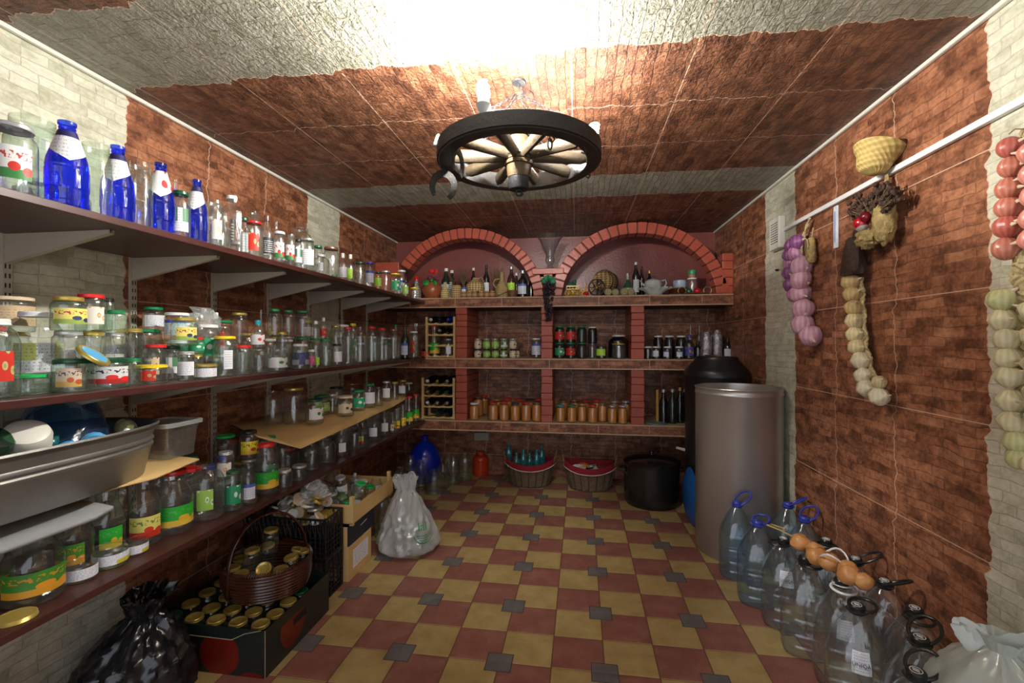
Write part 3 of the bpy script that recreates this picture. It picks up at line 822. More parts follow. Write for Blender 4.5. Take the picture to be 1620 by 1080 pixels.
# ---- metal tub and what lies in it
def stadium(hx, hy, n=48, pw=3.2):
    out = []
    for i in range(n):
        a = 2*PI*i/n; c, s = math.cos(a), math.sin(a)
        out.append((hx*math.copysign(abs(c)**(2/pw), c), hy*math.copysign(abs(s)**(2/pw), s)))
    return out
tub = empty('metal_tub', (-1.675, .93, .930), label='long oval galvanised metal tub full of empty plastic bottles', cat='tub')
b = MB(); lev = [(0, .86, .93), (.004, .875, .94), (.100, .952, .974), (.106, .972, .984), (.112, .972, .984), (.117, .955, .976), (.121, .955, .976), (.126, .976, .986), (.132, .976, .986), (.138, .962, .98), (.172, .99, .992), (.180, 1.0, 1.0), (.186, 1.02, 1.01), (.181, 1.035, 1.015), (.176, 1.025, 1.01)]
vs = []; n = 56
for z, sx, sy in lev:
    for x, y in stadium(.232*sx, .575*sy, n): vs.append((x, y, z))
fs = [(j*n+i, j*n+(i+1) % n, (j+1)*n+(i+1) % n, (j+1)*n+i) for j in range(len(lev)-1) for i in range(n)]
b.add(vs, fs); b.add([(x, y, .001) for x, y in stadium(.232*.86, .575*.93, n)], [tuple(range(n))])
tb = b.build('tub_shell', SILV, tub, doubles=True); sm = tb.modifiers.new('t', 'SOLIDIFY'); sm.thickness = .0015; sm.offset = 0
for s in (-1, 1):
    MB().tube([(-.06, s*.585, .165), (-.05, s*.61, .135), (0, s*.618, .125), (.05, s*.61, .135), (.06, s*.585, .165)], .005).build('handle', SILV, tub)
def aim(o, tip, base=None, roll=0.):
    """turn an upright thing so that its own up points along `tip`"""
    q = Vector(tip).normalized().to_track_quat('Z', 'Y'); o.rotation_mode = 'XYZ'; o.rotation_euler = (q.to_matrix() @ Matrix.Rotation(roll, 3, 'Z')).to_euler()
    if base is not None: o.location = base
    return o
def lying(kind, loc, r, h, g, lid, rot, desc, lab='-', **k):
    o = glass(kind, loc, r, h, g, lid, lab, 'in the metal tub', 'empty bottles in the metal tub', rot=rot, extra=desc, name='plastic_bottle', **k); return o
o = lying('soda', (-1.72, 1.22, 1.085), .105, .32, 'u', 'U', (0, 0, 0), 'large bluish plastic water bottle with a sky blue cap lying on its side'); aim(o, (.80, -.55, -.22), (-1.80, 1.36, 1.135))
MB().tube([(.33*math.cos(t)+.55, .9*math.sin(t)*.45, .93) for t in [i*PI/8 for i in range(16)]], .06, 6, closed=True).build('carrying_strap', LIDM['U'], o)
o = lying('soda', (-1.66, .92, 1.03), .048, .26, 't', '-', (0, 0, 0), 'teal plastic bottle lying foot uppermost beside the milky container'); aim(o, (-.5, .3, -.75), (-1.585, 1.13, 1.13))
o = lying('soda', (-1.74, .78, 1.06), .058, .29, 'e', '-', (0, 0, 0), 'green plastic bottle with its moulded foot uppermost'); aim(o, (-.45, -.1, -.8), (-1.53, .985, 1.165))
o = lying('soda', (-1.58, 1.31, 1.08), .032, .19, 'p', 'W', (0, 0, 0), 'small clear plastic bottle with a white cap'); aim(o, (.75, -.62, .05), (-1.64, 1.44, 1.095))
o = lying('soda', (-1.60, .72, 1.05), .05, .26, 't', '-', (0, 0, 0), 'teal plastic bottle lying across the near end'); aim(o, (-.3, -.9, -.1), (-1.62, .86, 1.13))
o = lying('soda', (-1.80, .95, 1.04), .05, .25, 'p', '-', (0, 0, 0), 'clear plastic bottle lying at the back'); aim(o, (-.05, -.95, -.05), (-1.81, 1.13, 1.03))
o = MB().lathe([(0, 0), (.035, 0), (.048, .006), (.054, .02), (.056, .10), (.05, .13), (.03, .14), (.028, .16)], 24).build('white_jar', mat('milky_plastic', (.74, .72, .64), .35), loc=(-1.515, 1.055, 1.16))
aim(o, (-.45, .25, -.7)); tag(o, 'milky white plastic container lying bottom up in the metal tub', 'container')
o = MB().lathe([(0, 0), (.020, 0), (.024, .004), (.024, .030), (.020, .034), (0, .034)], 20).build('jar_lid', mat('olive_cap', (.42, .40, .12), .4), loc=(-1.60, 1.415, 1.10))
o.rotation_euler = (1.3, .3, .2); tag(o, 'small olive yellow cap resting at the far end of the metal tub', 'cap')
# translucent lidded box behind the tub
fb = empty('plastic_food_box', (-1.66, 1.635, .942), label='translucent plastic food box with a snap lid beside the metal tub', cat='food box')
b = MB(); vs = []; lv = [(0, .82), (.10, .93), (.125, 1.0), (.13, 1.05)]
for z, s_ in lv: vs += [(x*s_, y*s_, z) for x, y in stadium(.085, .085, 28, 6)]
b.add(vs, [(j*28+i, j*28+(i+1) % 28, (j+1)*28+(i+1) % 28, (j+1)*28+i) for j in range(3) for i in range(28)]); b.add([(x*.82, y*.82, 0) for x, y in stadium(.085, .085, 28, 6)], [tuple(range(28))])
b.build('box', thin_glass('frosted_plastic', (.84, .86, .86), (.5, .52, .52), .09, .06, .08), fb)
b = MB(); vs = []
for z, s_ in [(.126, 1.05), (.126, 1.12), (.140, 1.12), (.142, 1.0), (.136, .95)]: vs += [(x*s_, y*s_, z) for x, y in stadium(.085, .085, 28, 6)]
b.add(vs, [(j*28+i, j*28+(i+1) % 28, (j+1)*28+(i+1) % 28, (j+1)*28+i) for j in range(4) for i in range(28)]); b.add([(x*.95, y*.95, .136) for x, y in stadium(.085, .085, 28, 6)], [tuple(range(28))])
b.build('lid', thin_glass('frosted_lid', (.72, .80, .76), (.4, .5, .46), .08, .30, .12), fb)
# loose lids
def loose_lid(loc, r, c, rot, label, cat='lid', group=None, under='-'):
    k = ('loose', c)
    if k not in CACHE:
        b = MB().lathe([(0, .9), (.35, .93), (.82, .90), (.88, 1.0), (.95, 1.0), (1, .85), (1.0, .1), (1.04, 0), (.97, 0), (.96, .8), (0, .82)], 22); CACHE[k] = b.mesh('jar_lid', LIDM[c])
    o = link('jar_lid', CACHE[k], None, loc, rot); o.scale = (r, r, .010); return tag(o, label, cat, group)
loose_lid((-1.50, 1.02, Z_LOW+.001), .042, 'D', (.0, 0, 0), 'loose gold jar lid lying on the near end of the lowest shelf')
o = MB().lathe([(0, .9), (.82, .9), (.88, 1.0), (.95, 1.0), (1, .85), (1.0, 0), (.97, 0), (.96, .8), (0, .82)], 26).build('jar_lid', LIDM['D'], loc=(-1.47, 1.19, Z_MID+.105))
o.scale = (.046, .046, .011)
from mathutils import Quaternion
o.rotation_euler = Vector((.565, .311, .764)).to_track_quat('Z', 'Y').to_euler()
MB().lathe([(0, .93), (.80, .93)], 26).build('print', label_mat('fish_print', (.10, .42, .75), (.75, .25, .12), (.7, .7, .75), 'dots'), o)
tag(o, 'loose lid printed blue and orange leaning against the stacked jars of the middle shelf', 'lid')

# crumpled clear bag on the middle shelf
def crumple(n1, n2, fn, name, m, loc, label, cat, sub=0):
    b = MB(); vs = [fn(i/n1, j/n2) for j in range(n2+1) for i in range(n1)]
    fs = [(j*n1+i, j*n1+(i+1) % n1, (j+1)*n1+(i+1) % n1, (j+1)*n1+i) for j in range(n2) for i in range(n1)]
    b.add(vs, fs); o = b.build(name, m, loc=loc, doubles=True); return tag(o, label, cat) if label else o
CLRBAG = thin_glass('clear_film', (.86, .88, .88), (.6, .62, .62), .16, .22, .10)
def wrinkle(p, s, a, sd=0):
    q = Vector(p)*s+Vector((sd, sd*2, 0)); n = noise.noise(q); n2 = noise.noise(q*2.3+Vector((5, 1, 2)))
    return a*((1-abs(n)*2)*.8+(1-abs(n2)*2)*.35-.5)
def fn(u, v):
    a = u*2*PI; r = .085*math.sin(min(1, v*1.02)*PI)**.55*(1-.55*v)+.004; d = Vector((math.cos(a)*r, math.sin(a)*r*1.25, v*.135*(1+.0*a)))
    w = wrinkle((math.cos(a)*r*12, math.sin(a)*r*12, v*1.6), 1.6, .034, 3); d += Vector((math.cos(a), math.sin(a), .6))*w*(.25+v); return d
crumple(60, 30, fn, 'crumpled_bag', CLRBAG, (-1.66, 1.80, Z_MID+.165), 'crumpled clear plastic bag lying on jars of the middle left-hand shelf', 'plastic bag')
# ================================================================ wheel chandelier
WX, WY, WZ = -.24, 1.885, 2.150
wh = empty('wheel_chandelier', (WX, WY, WZ), label='old cartwheel chandelier hung from the ceiling by chains, dark iron tyre and wooden spokes', cat='chandelier')
IRON = mat('blackened_iron', (.035, .035, .038), .5, .6, var=.3, bump=.3, bscale=80)
RIMW = mat('dark_painted_rim', (.030, .027, .026), .5, 0., var=.3, bump=.3, bscale=50)
SPK = mat('weathered_spoke_wood', (.045, .030, .014), .7, 0., var=.5, bump=.4, bscale=40, vscale=9)
HUBW = mat('hub_wood', (.065, .040, .014), .65, 0., var=.5, bump=.4, bscale=30, vscale=14)
Ro, Ri, H_ = .335, .283, .066
MB().lathe([(Ri, 0), (Ro-.004, 0), (Ro, .004), (Ro, H_-.004), (Ro-.004, H_), (Ri, H_), (Ri, 0)], 72).build('rim', RIMW, wh)
MB().lathe([(Ro, .004), (Ro+.006, .006), (Ro+.006, H_-.006), (Ro, H_-.004), (Ro, .004)], 72).build('iron_tyre', IRON, wh)
b = MB(); b.lathe([(0, -.105), (.038, -.105), (.042, -.10), (.044, -.055)], 28, mi=1); b.lathe([(.044, -.055), (.046, -.055), (.052, -.02), (.054, -.006)], 28)
b.lathe([(.054, -.006), (.060, -.004), (.062, .004), (.058, .012), (.062, .014), (.064, .022)], 28); b.lathe([(.064, .022), (.070, .028), (.070, .050), (.062, .056)], 28, mi=1)
b.lathe([(.062, .056), (.050, .075), (.044, .11), (.040, .115)], 28); b.lathe([(.040, .115), (.046, .117), (.046, .145), (0, .145)], 28, mi=1)
b.build('hub', [HUBW, IRON], wh)
b = MB(); b.tube([(.012*math.cos(t), 0, -.117+.014*math.sin(t)) for t in [i*PI/8 for i in range(16)]], .004, 6, closed=True); b.build('hub_ring', IRON, wh)
for k in range(10):
    a = 2*PI*k/10+.16; m = Matrix.Rotation(a, 4, 'Z') @ Matrix.Translation((0, 0, .033)); b = MB(); n = 10; secs = [(.062, .016, .022), (.10, .017, .024), (.16, .019, .026), (.22, .022, .027), (.262, .024, .028), (.288, .016, .020)]
    vs = [m @ Vector((x, w*math.cos(2*PI*i/n), hh*math.sin(2*PI*i/n))) for x, w, hh in secs for i in range(n)]
    b.add(vs, [(j*n+i, j*n+(i+1) % n, (j+1)*n+(i+1) % n, (j+1)*n+i) for j in range(len(secs)-1) for i in range(n)])
    b.build('spoke', SPK, wh)
def chain(p0, p1, parent, n=None, lr=.009, name='chain'):
    p0, p1 = Vector(p0), Vector(p1); L = (p1-p0).length; n = n or int(L/(lr*2.6)); b = MB(); d = (p1-p0).normalized()
    x = d.orthogonal().normalized(); y = d.cross(x)
    for i in range(n):
        c = p0.lerp(p1, (i+.5)/n); s = x if i % 2 else y
        b.tube([c+d*lr*1.5*math.sin(t)+s*lr*.75*math.cos(t) for t in [q*PI/5 for q in range(10)]], lr*.2, 5, closed=True)
    return b.build(name, IRON, parent)
top = (0, 0, ZC-WZ-.05)
for k in range(4):
    a = PI/4+k*PI/2+.3; chain((.30*math.cos(a), .30*math.sin(a), H_+.004), (.012*math.cos(a), .012*math.sin(a), ZC-WZ-.06), wh)
b = MB(); zz = ZC-WZ; b.tube([(0, 0, zz-.001), (0, 0, zz-.03), (.018, 0, zz-.045), (.016, 0, zz-.068), (-.004, 0, zz-.072), (-.016, 0, zz-.055)], .0045, 8); b.lathe([(0, zz-.001), (.03, zz-.001), (.028, zz-.008), (0, zz-.010)], 20)
b.build('ceiling_hook', IRON, wh)
# lamp holders round the rim with spiral lamps
def lit(name, st):
    s = N(name); em = s.n('Emission', Color=(1.0, .97, .90, 1), Strength=st); s.t.links.new(em.outputs[0], s.out.inputs[0]); return s.m
LIT = lit('lit_spiral_tube', LAMP_STRENGTH); DIM = lit('weaker_spiral_tube', LAMP_STRENGTH*.10)
UNLIT = mat('unlit_spiral_tube', (.85, .85, .84), .3)
CER = mat('grey_lamp_holder', (.30, .33, .34), .4)
def spiral(m, turns=3.2, r=.018, h=.050):
    n = int(turns*12); b = MB(); pts = [(r*math.cos(2*PI*turns*i/n)*(1-.12*i/n), r*math.sin(2*PI*turns*i/n)*(1-.12*i/n), .012+h*i/n) for i in range(n+1)]
    return b.tube(pts, .0062, 6)
def lamp(a, lit, tilt):
    root = Vector((.309*math.cos(a), .309*math.sin(a), H_)); m = Matrix.Translation(root) @ Matrix.Rotation(a, 4, 'Z') @ Matrix.Rotation(tilt, 4, 'Y')
    b = MB(); b.lathe([(0, .000), (.012, .0), (.014, .004), (.016, .012), (.027, .034), (.028, .038), (.0, .038)], 20, m)
    h = b.build('lamp_holder', CER, wh)
    if lit is None: return
    b = MB(); b.lathe([(0, .038), (.020, .038), (.022, .05), (.020, .066), (0, .067)], 18, m); b.build('lamp_base', WHITEP, h)
    s = spiral(None); s2 = MB().add([m @ Vector((v[0], v[1], v[2]+.055)) for v in s.v], s.f); s2.build('spiral_lamp', lit, h)
lamp(math.radians(253), LIT, .0)
lamp(math.radians(12), DIM, .12); lamp(math.radians(75), DIM, .1)  # the second of these, at the rear, is added to spread the light
lamp(math.radians(176), None, 1.0); lamp(math.radians(196), None, 1.15)
def horseshoe(parent, loc, rot, r=.052):
    pts = []; n = 18
    for i in range(n+1):
        a = math.radians(-50)+math.radians(280)*i/n; pts.append((r*math.cos(a)*.92, 0, r*math.sin(a)*1.12))
    b = MB(); vs = []
    for i, p in enumerate(pts):
        p = Vector(p); t = (Vector(pts[min(i+1, n)])-Vector(pts[max(0, i-1)])).normalized(); nrm = Vector((0, 1, 0)); s = t.cross(nrm); w = .0125*(.75+.5*math.sin(PI*i/n))
        vs += [p+s*w+nrm*.003, p-s*w+nrm*.003, p-s*w-nrm*.003, p+s*w-nrm*.003]
    fs = [(i*4+j, i*4+(j+1) % 4, (i+1)*4+(j+1) % 4, (i+1)*4+j) for i in range(n) for j in range(4)]+[(3, 2, 1, 0), (n*4, n*4+1, n*4+2, n*4+3)]
    b.add(vs, fs)
    for i in (3, 5, 7, 11, 13, 15):
        p = Vector(pts[i]); b.box(p+Vector((-.002, -.0045, -.003)), p+Vector((.002, -.003, .003)), 1)
    o = b.build('horseshoe', [mat('worn_horseshoe_iron', (.010, .009, .008), .8, .0, var=.5, bump=.4, bscale=90), IRON], None, loc); o.rotation_euler = rot; return o
def hook(parent, p, down=.03):
    p = Vector(p); MB().tube([p, p+Vector((0, 0, -.01)), p+Vector((.008, 0, -down*.7)), p+Vector((0, 0, -down)), p+Vector((-.010, 0, -down*.8))], .003, 6).build('hook', IRON, parent)
def rim_at(px): pass
hk = Vector((-.318, -.02, .006)); hook(wh, hk)
tag(horseshoe(None, Vector((WX, WY, WZ))+Vector((-.322, -.02, -.083)), (0, .15, .35), .050), 'worn iron horseshoe hanging below the left side of the cartwheel rim', 'horseshoe')
hk = Vector((-.235, -.155, .02)); hook(wh, hk)
tag(horseshoe(None, Vector((WX, WY, WZ))+Vector((-.222, -.16, -.045)), (0, .1, 1.35), .045), 'iron horseshoe seen edge-on hanging inside the cartwheel', 'horseshoe')
for a in (20, 300, 330, 95):
    a = math.radians(a); hook(wh, (.31*math.cos(a), .31*math.sin(a), .002), .035)
b = MB(); b.tube([(.008*math.cos(t), 0, .020*math.sin(t)) for t in [i*PI/6 for i in range(12)]], .0035, 6, closed=True)
o = b.build('iron_ring', IRON, None, (WX+.145, WY-.25, WZ-.03)); o.rotation_euler = (0, 0, .3); tag(o, 'small oblong iron ring hanging from the right side of the cartwheel', 'ring')
MB().tube([(.145, -.25, .0), (.145, -.25, -.012)], .0025, 6).build('hook', IRON, wh)
# ================================================================ things on the masonry shelves
def back(zb, kind, xl, xr, yt, Y, g='c', lid='-', lab='-', place='', group='', xtra='', base=None, **k):
    px = (xl+xr)/2; p = onY(px, 500, Y); D = depth(p); r = (xr-xl)/2*D/FPX*.97
    z0 = zb if base is None else base
    h = CAMH+(CY-yt)/FPX*D-z0
    for _ in range(20):
        if free('b%.2f' % zb, p[0], p[1], r, z0, z0+h): break
        Y += .02
        if Y > YB-.03-r: Y = YS+.03+r; r *= .96
        p = onY(px, 500, Y)
    OCC.setdefault('b%.2f' % zb, []).append((p[0], p[1], r, z0, z0+h))
    k.setdefault('n', 14)
    return glass(kind, (p[0], p[1], z0), r, h, g, lid, lab, place, group, extra=xtra, **k)
PT = 'on the top masonry shelf'; PM = 'on the middle masonry shelf'; PL = 'on the lowest masonry shelf'
# top shelf bottles under the arches
for row in '''
698 714 425 4.50 e W wh
708 722 426 4.52 d W -
727 742 436 4.46 d - bw
744 754 424 4.55 d W nk
764 775 420 4.50 d K wh
802 816 422 4.45 a S lm
812 822 432 4.55 a W -
820 832 440 4.56 a C -
819 835 428 4.34 d S bw
834 846 440 4.45 d S -
1000 1012 415 4.42 d W wh
1011 1019 422 4.50 d K -
1022 1033 428 4.50 d D -
'''.strip().splitlines():
    t = row.split(); back(B_TOP, 'bottle', float(t[0]), float(t[1]), float(t[2]), float(t[3]), t[4], t[5], t[6], PT+(' under the left arch' if float(t[0]) < 860 else ' under the right arch'), 'bottles under the arches')
WEAVE = {}
def weave(name, c1, c2, sc=60., style='diamond', rough=.7):
    s = N(name); tc = s.n('TexCoord').outputs['Object']; sp = s.n('SeparateXYZ', i0=tc)
    a = s.m_('ARCTAN2', sp.outputs[1], sp.outputs[0]); z = sp.outputs[2]
    u = s.m_('MULTIPLY', a, 3.2 if style != 'rope' else 0.); v = s.m_('MULTIPLY', z, sc)
    if style == 'rope':
        f = s.m_('SINE', s.m_('MULTIPLY', z, sc*3)); g = s.m_('SINE', s.m_('ADD', s.m_('MULTIPLY', a, 22.), s.m_('MULTIPLY', z, sc*2)))
        h = s.m_('ADD', f, s.m_('MULTIPLY', g, .5)); fac = s.m_('ADD', s.m_('MULTIPLY', h, .25), .5)
    else:
        f = s.m_('SINE', s.m_('MULTIPLY', s.m_('ADD', u, s.m_('MULTIPLY', v, .5)), 3.)); g = s.m_('SINE', s.m_('MULTIPLY', s.m_('SUBTRACT', u, s.m_('MULTIPLY', v, .5)), 3.))
        h = s.m_('MULTIPLY', f, g); fac = s.m_('GREATER_THAN', h, 0.)
    b = s.bsdf(Base_Color=s.mix(fac, c1, c2), Roughness=rough); s.set(b, 'Normal', s.bump(h, .5, .004)); return s.m
ZEB = weave('black_white_braid', (.02, .02, .02), (.75, .75, .72), 110); YEB = weave('yellow_braid', (.30, .20, .05), (.78, .64, .30), 110)
ROPE = weave('rope_winding', (.22, .15, .06), (.50, .38, .16), 120, 'rope'); WICK = weave('woven_straw', (.22, .13, .05), (.58, .42, .18), 100)
def onshelf(prof, px, Y, zb, mats_, name, label, cat, n=20, mi=None, sc=1.0, group=None, parts=None):
    p = onY(px, 500, Y); o = MB().lathe(prof, n).build(name, mats_, loc=(p[0], p[1], zb)); tag(o, label, cat, group); return o
BP = [(0, 0), (.040, 0), (.046, .01), (.044, .08), (.030, .12), (.018, .15), (.016, .20), (0, .20)]
o = onshelf(BP, 659, 4.36, B_TOP, ZEB, 'braided_bottle', 'bottle wrapped in black and white braid with a red top, beside the clay pot', 'bottle')
MB().lathe([(.018, .19), (.022, .192), (.022, .215), (.010, .24), (0, .245)], 14).build('cap', LIDM['R'], o)
o = onshelf([(r*.95, z*.8) for r, z in BP], 704, 4.30, B_TOP, YEB, 'braided_bottle', 'bottle wrapped in yellow braid, right of the clay pot', 'bottle')
o = onshelf([(r*.9, z*.9) for r, z in BP], 713, 4.42, B_TOP, ZEB, 'braided_bottle', 'bottle wrapped in black and white braid, behind the yellow braided one', 'bottle')
CLAY = mat('glazed_clay', (.30, .085, .03), .25, var=.4, vscale=10)
pot = onshelf([(0, 0), (.055, 0), (.075, .02), (.098, .07), (.100, .11), (.085, .145), (.072, .155), (.082, .165), (.078, .165), (.066, .15), (0, .12)], 684, 4.36, B_TOP, CLAY, 'clay_pot', 'round brown glazed clay pot filled with artificial grapes and leaves', 'pot')
def cluster(n, rad_, r, c, m, name, parent, loc, seed, elong=1.0, label=None, cat=None):
    rr = random.Random(seed); b = MB()
    for i in range(n):
        d = Vector((rr.gauss(0, 1), rr.gauss(0, 1), rr.gauss(0, 1))).normalized()*rr.uniform(.5, 1); b.blob(Vector((d.x*rad_, d.y*rad_, d.z*rad_*elong))+Vector(c), r*rr.uniform(.85, 1.1), n=8, amp=0)
    o = b.build(name, m, parent, loc); return tag(o, label, cat) if label else o
ap = onY(684, 500, 4.36)
spray = empty('artificial_fruit_spray', (ap[0], ap[1], B_TOP+.152), label='spray of purple grapes, green leaves and a red bow in the clay pot', cat='artificial fruit')
cluster(46, .075, .011, (0, 0, .05), mat('purple_grapes', (.20, .02, .06), .3), 'grapes', spray, None, 3, .55)
LEAFG = mat('artificial_leaf', (.01, .26, .03), .5)
def leaf(p, q, w, m, parent, name='leaf', up=(0, -1, 0)):
    p, q = Vector(p), Vector(q); d = q-p; s = d.cross(Vector(up)).normalized()*w; n_ = Vector(up)*-.006
    b = MB().add([p, p+d*.3+s+n_*0, p+d*.65+s*.9, q, p+d*.65-s*.9, p+d*.3-s, p+d*.5+n_], [(0, 1, 6), (1, 2, 6), (2, 3, 6), (3, 4, 6), (4, 5, 6), (5, 0, 6)])
    o = b.build(name, m, parent, doubles=True); t = o.modifiers.new('t', 'SOLIDIFY'); t.thickness = .0012; return o
leaf((-.03, -.07, .04), (-.045, -.10, -.03), .030, LEAFG, spray); leaf((.03, -.07, .03), (.07, -.09, -.02), .022, LEAFG, spray); leaf((.0, -.05, .06), (.02, -.08, .02), .02, LEAFG, spray)
REDC = mat('red_cloth', (.50, .015, .015), .7)
leaf((.0, -.03, .10), (-.005, -.04, .155), .028, REDC, spray, 'bow'); leaf((.01, -.02, .10), (.065, -.03, .15), .026, REDC, spray, 'bow')
def twigs(px, Y, zb, h, spread, n, seed, label, m=None):
    p = onY(px, 500, Y); rr = random.Random(seed); b = MB()
    for i in range(n):
        a = rr.uniform(0, 2*PI); s = spread*rr.uniform(.3, 1); hh = h*rr.uniform(.7, 1.05); q = Vector((math.cos(a)*s, math.sin(a)*s*.6, hh))
        b.tube([(0, 0, 0), q*.5*Vector((1, 1, 1)).length/1.8, q], [.0022, .0016, .0007], 4)
        for j in range(7):
            t = rr.uniform(.4, 1); c = q*t; e = c+Vector((rr.uniform(-1, 1), rr.uniform(-1, 1), rr.uniform(.2, 1.3)))*.018; b.tube([c, e], [.0011, .0006], 3)
    o = b.build('dried_twigs', m or mat('dried_herb', (.16, .10, .05), .9), loc=(p[0], p[1], zb)); tag(o, label, 'dried twigs'); return o
twigs(733, 4.40, B_TOP+.13, .19, .085, 40, 5, 'bundle of dried twigs rising behind the small woven jar')
twigs(786, 4.46, B_TOP+.0, .33, .10, 50, 6, 'taller bundle of dried twigs beside the rope-wound flask')
twigs(716, 4.50, B_TOP+.1, .16, .05, 22, 8, 'thin dried twigs rising between the white-capped bottles')
onshelf([(0, 0), (.050, 0), (.056, .012), (.054, .05), (.044, .066), (.046, .075), (.052, .10), (.046, .125), (0, .13)], 722, 4.29, B_TOP, WICK, 'woven_jar', 'small jar covered in plaited straw, left of the row of little barrels', 'jar')
BARW = mat('little_barrel_wood', (.40, .22, .09), .6, var=.4, vscale=60, bump=.3, bscale=120)
prof = [(0, 0), (.024, 0), (.029, .012), (.032, .032), (.029, .052), (.024, .064), (.020, .064), (.0, .060)]
for i, px in enumerate((734, 742.5, 751, 761.5, 770, 779)):
    p = onY(px, 500, 4.26); o = MB().lathe(prof, 16).build('little_barrel', BARW, loc=(p[0], p[1], B_TOP))
    for z in (.012, .046): MB().lathe([(.0302, z-.003), (.0312, z), (.0302, z+.005)], 16).build('hoop', mat('barrel_hoop', (.12, .08, .05), .6), o)
    tag(o, 'tiny wooden barrel, %s in the row standing below the wicker jug' % ('first second third fourth fifth sixth'.split()[i]), 'barrel', 'tiny barrels below the wicker jug')
p = onY(752, 500, 4.40); j = MB().lathe([(0, 0), (.05, 0), (.085, .02), (.095, .06), (.088, .095), (.05, .125), (.028, .145), (.026, .16), (0, .165)], 24).build('wicker_jug', WICK, loc=(p[0], p[1], B_TOP+.055))
tag(j, 'round wicker-covered jug standing behind the tiny wooden barrels', 'jug')
MB().tube([(.02, 0, .145), (.06, 0, .165), (.085, 0, .13), (.083, 0, .09)], .006, 6).build('handle', WICK, j)
p = onY(752, 500, 4.40); st = MB().box((-.08, -.05, 0), (.08, .05, .055)).build('wooden_block', BARW, loc=(p[0], p[1], B_TOP), smooth=False); tag(st, 'low wooden block under the wicker jug', 'block')
fl = onshelf([(0, 0), (.060, 0), (.068, .015), (.066, .08), (.055, .115), (.030, .15), (.020, .18), (.018, .245), (.022, .25), (0, .252)], 794, 4.32, B_TOP, ROPE, 'rope_wound_flask', 'long-necked flask wound in rope with a loop handle', 'flask')
b = MB(); b.tube([(-.022, 0, .19), (-.07, 0, .18), (-.085, 0, .14), (-.06, 0, .10)], .006, 6); b.build('handle', ROPE, fl)
b = MB(); b.tube([(.068*math.cos(t), .068*math.sin(t), .045+.03*math.sin(t*1.0+1)) for t in [i*PI/12 for i in range(24)]], .004, 5, closed=True); b.build('twine', mat('dark_twine', (.06, .035, .015), .8), fl)
bb = onshelf([(0, 0), (.036, 0), (.044, .03), (.050, .07), (.047, .07), (.04, .03), (0, .01)], 811, 4.29, B_TOP, mat('bead_basket_brown', (.14, .06, .02), .6, var=.8, vscale=90), 'beaded_basket', 'small dark basket studded with beads and shells', 'basket')
cluster(24, .036, .010, (0, 0, .055), mat('shells', (.60, .45, .28), .5, var=.3, vscale=60), 'beads', bb, None, 12, .4)

# glass vase on the pier, grapes hanging on it
p = onY(870, 400, YS+.07)
v = MB().lathe([(0, .003), (.050, .003), (.052, 0), (.040, .012), (.022, .03), (.028, .045), (.040, .065), (.046, .09), (.036, .115), (.036, .13), (.060, .20), (.095, .27), (.128, .315), (.124, .315)], 32).build('glass_vase', GL['v'], loc=(p[0], p[1], 2.09))
tag(v, 'large clear glass footed vase with flared mouth on the pier between the arches', 'vase')
p = onY(868, 450, YS-.035)
gr = empty('artificial_grapes', (p[0], p[1], 1.985), label='long bunch of dark artificial grapes hanging on the pier between the arches', cat='artificial grapes')
rr = random.Random(3); b = MB()
for i in range(150):
    t = rr.random(); z = -.02-.37*t; w = .066*(1-t*.66)*min(1, .35+t*6); a = rr.uniform(0, 2*PI); b.blob((w*math.cos(a)*rr.uniform(.5, 1), w*.42*math.sin(a), z), .0115, n=8, amp=0)
b.build('grapes', mat('dark_grapes', (.022, .012, .022), .3, var=.6, vscale=40), gr)
for q in ((-.07, -.02, -.03), (.07, -.02, -.04), (.03, -.02, .02), (-.04, -.025, .015)): leaf((0, -.015, 0), q, .030, mat('vine_leaf', (.01, .16, .06), .5), gr)
MB().tube([(0, 0, 0), (0, .012, .03), (0, .03, .045)], .002, 5).build('stem', mat('vine_stem', (.1, .06, .03), .8), gr)

# under the right arch
def tiny_wheel(r, m, mh, parent, loc, rot, name='wheel'):
    b = MB(); b.tube([(r*math.cos(t), 0, r*math.sin(t)) for t in [i*PI/12 for i in range(24)]], r*.10, 6, closed=True)
    for k in range(8): b.tube([(0, 0, 0), (r*math.cos(k*PI/4), 0, r*math.sin(k*PI/4))], r*.06, 5)
    b.blob((0, 0, 0), r*.17, n=8, amp=0, mi=1); o = b.build(name, [m, mh], parent, loc); o.rotation_euler = rot; return o
YEL = mat('yellow_painted_wood', (.72, .42, .02), .4); DKW = mat('dark_turned_wood', (.06, .03, .018), .45, var=.4, vscale=30)
p = onY(906, 500, 4.36); ct = empty('toy_cart', (p[0], p[1], B_TOP), label='yellow toy cart carrying dark green moss, left end under the right arch', cat='toy cart')
b = MB(); b.box((-.06, -.03, .075), (.06, .03, .083)); b.box((-.06, -.032, .10), (.06, -.028, .112)); b.box((-.06, .028, .10), (.06, .032, .112))
for x in (-.058, -.03, 0, .03, .055): b.box((x, -.031, .083), (x+.005, -.027, .10))
b.build('cart_body', YEL, ct, smooth=False)
for x in (-.035, .045): tiny_wheel(.036, YEL, YEL, ct, (x, -.04, .038), (0, 0, 0)); tiny_wheel(.036, YEL, YEL, ct, (x, .04, .038), (0, 0, 0))
MB().tube([(-.035, -.04, .038), (-.035, .04, .038)], .004, 6).tube([(.045, -.04, .038), (.045, .04, .038)], .004, 6).tube([(-.035, 0, .038), (-.035, 0, .078)], .005, 6).tube([(.045, 0, .038), (.045, 0, .078)], .005, 6).build('axle', YEL, ct)
MB().blob((-.01, .01, .115), (.045, .03, .03), 3, .35).blob((.02, .01, .15), (.018, .018, .025), 4, .3).build('moss', mat('dark_green_moss', (.01, .10, .06), .5), ct)
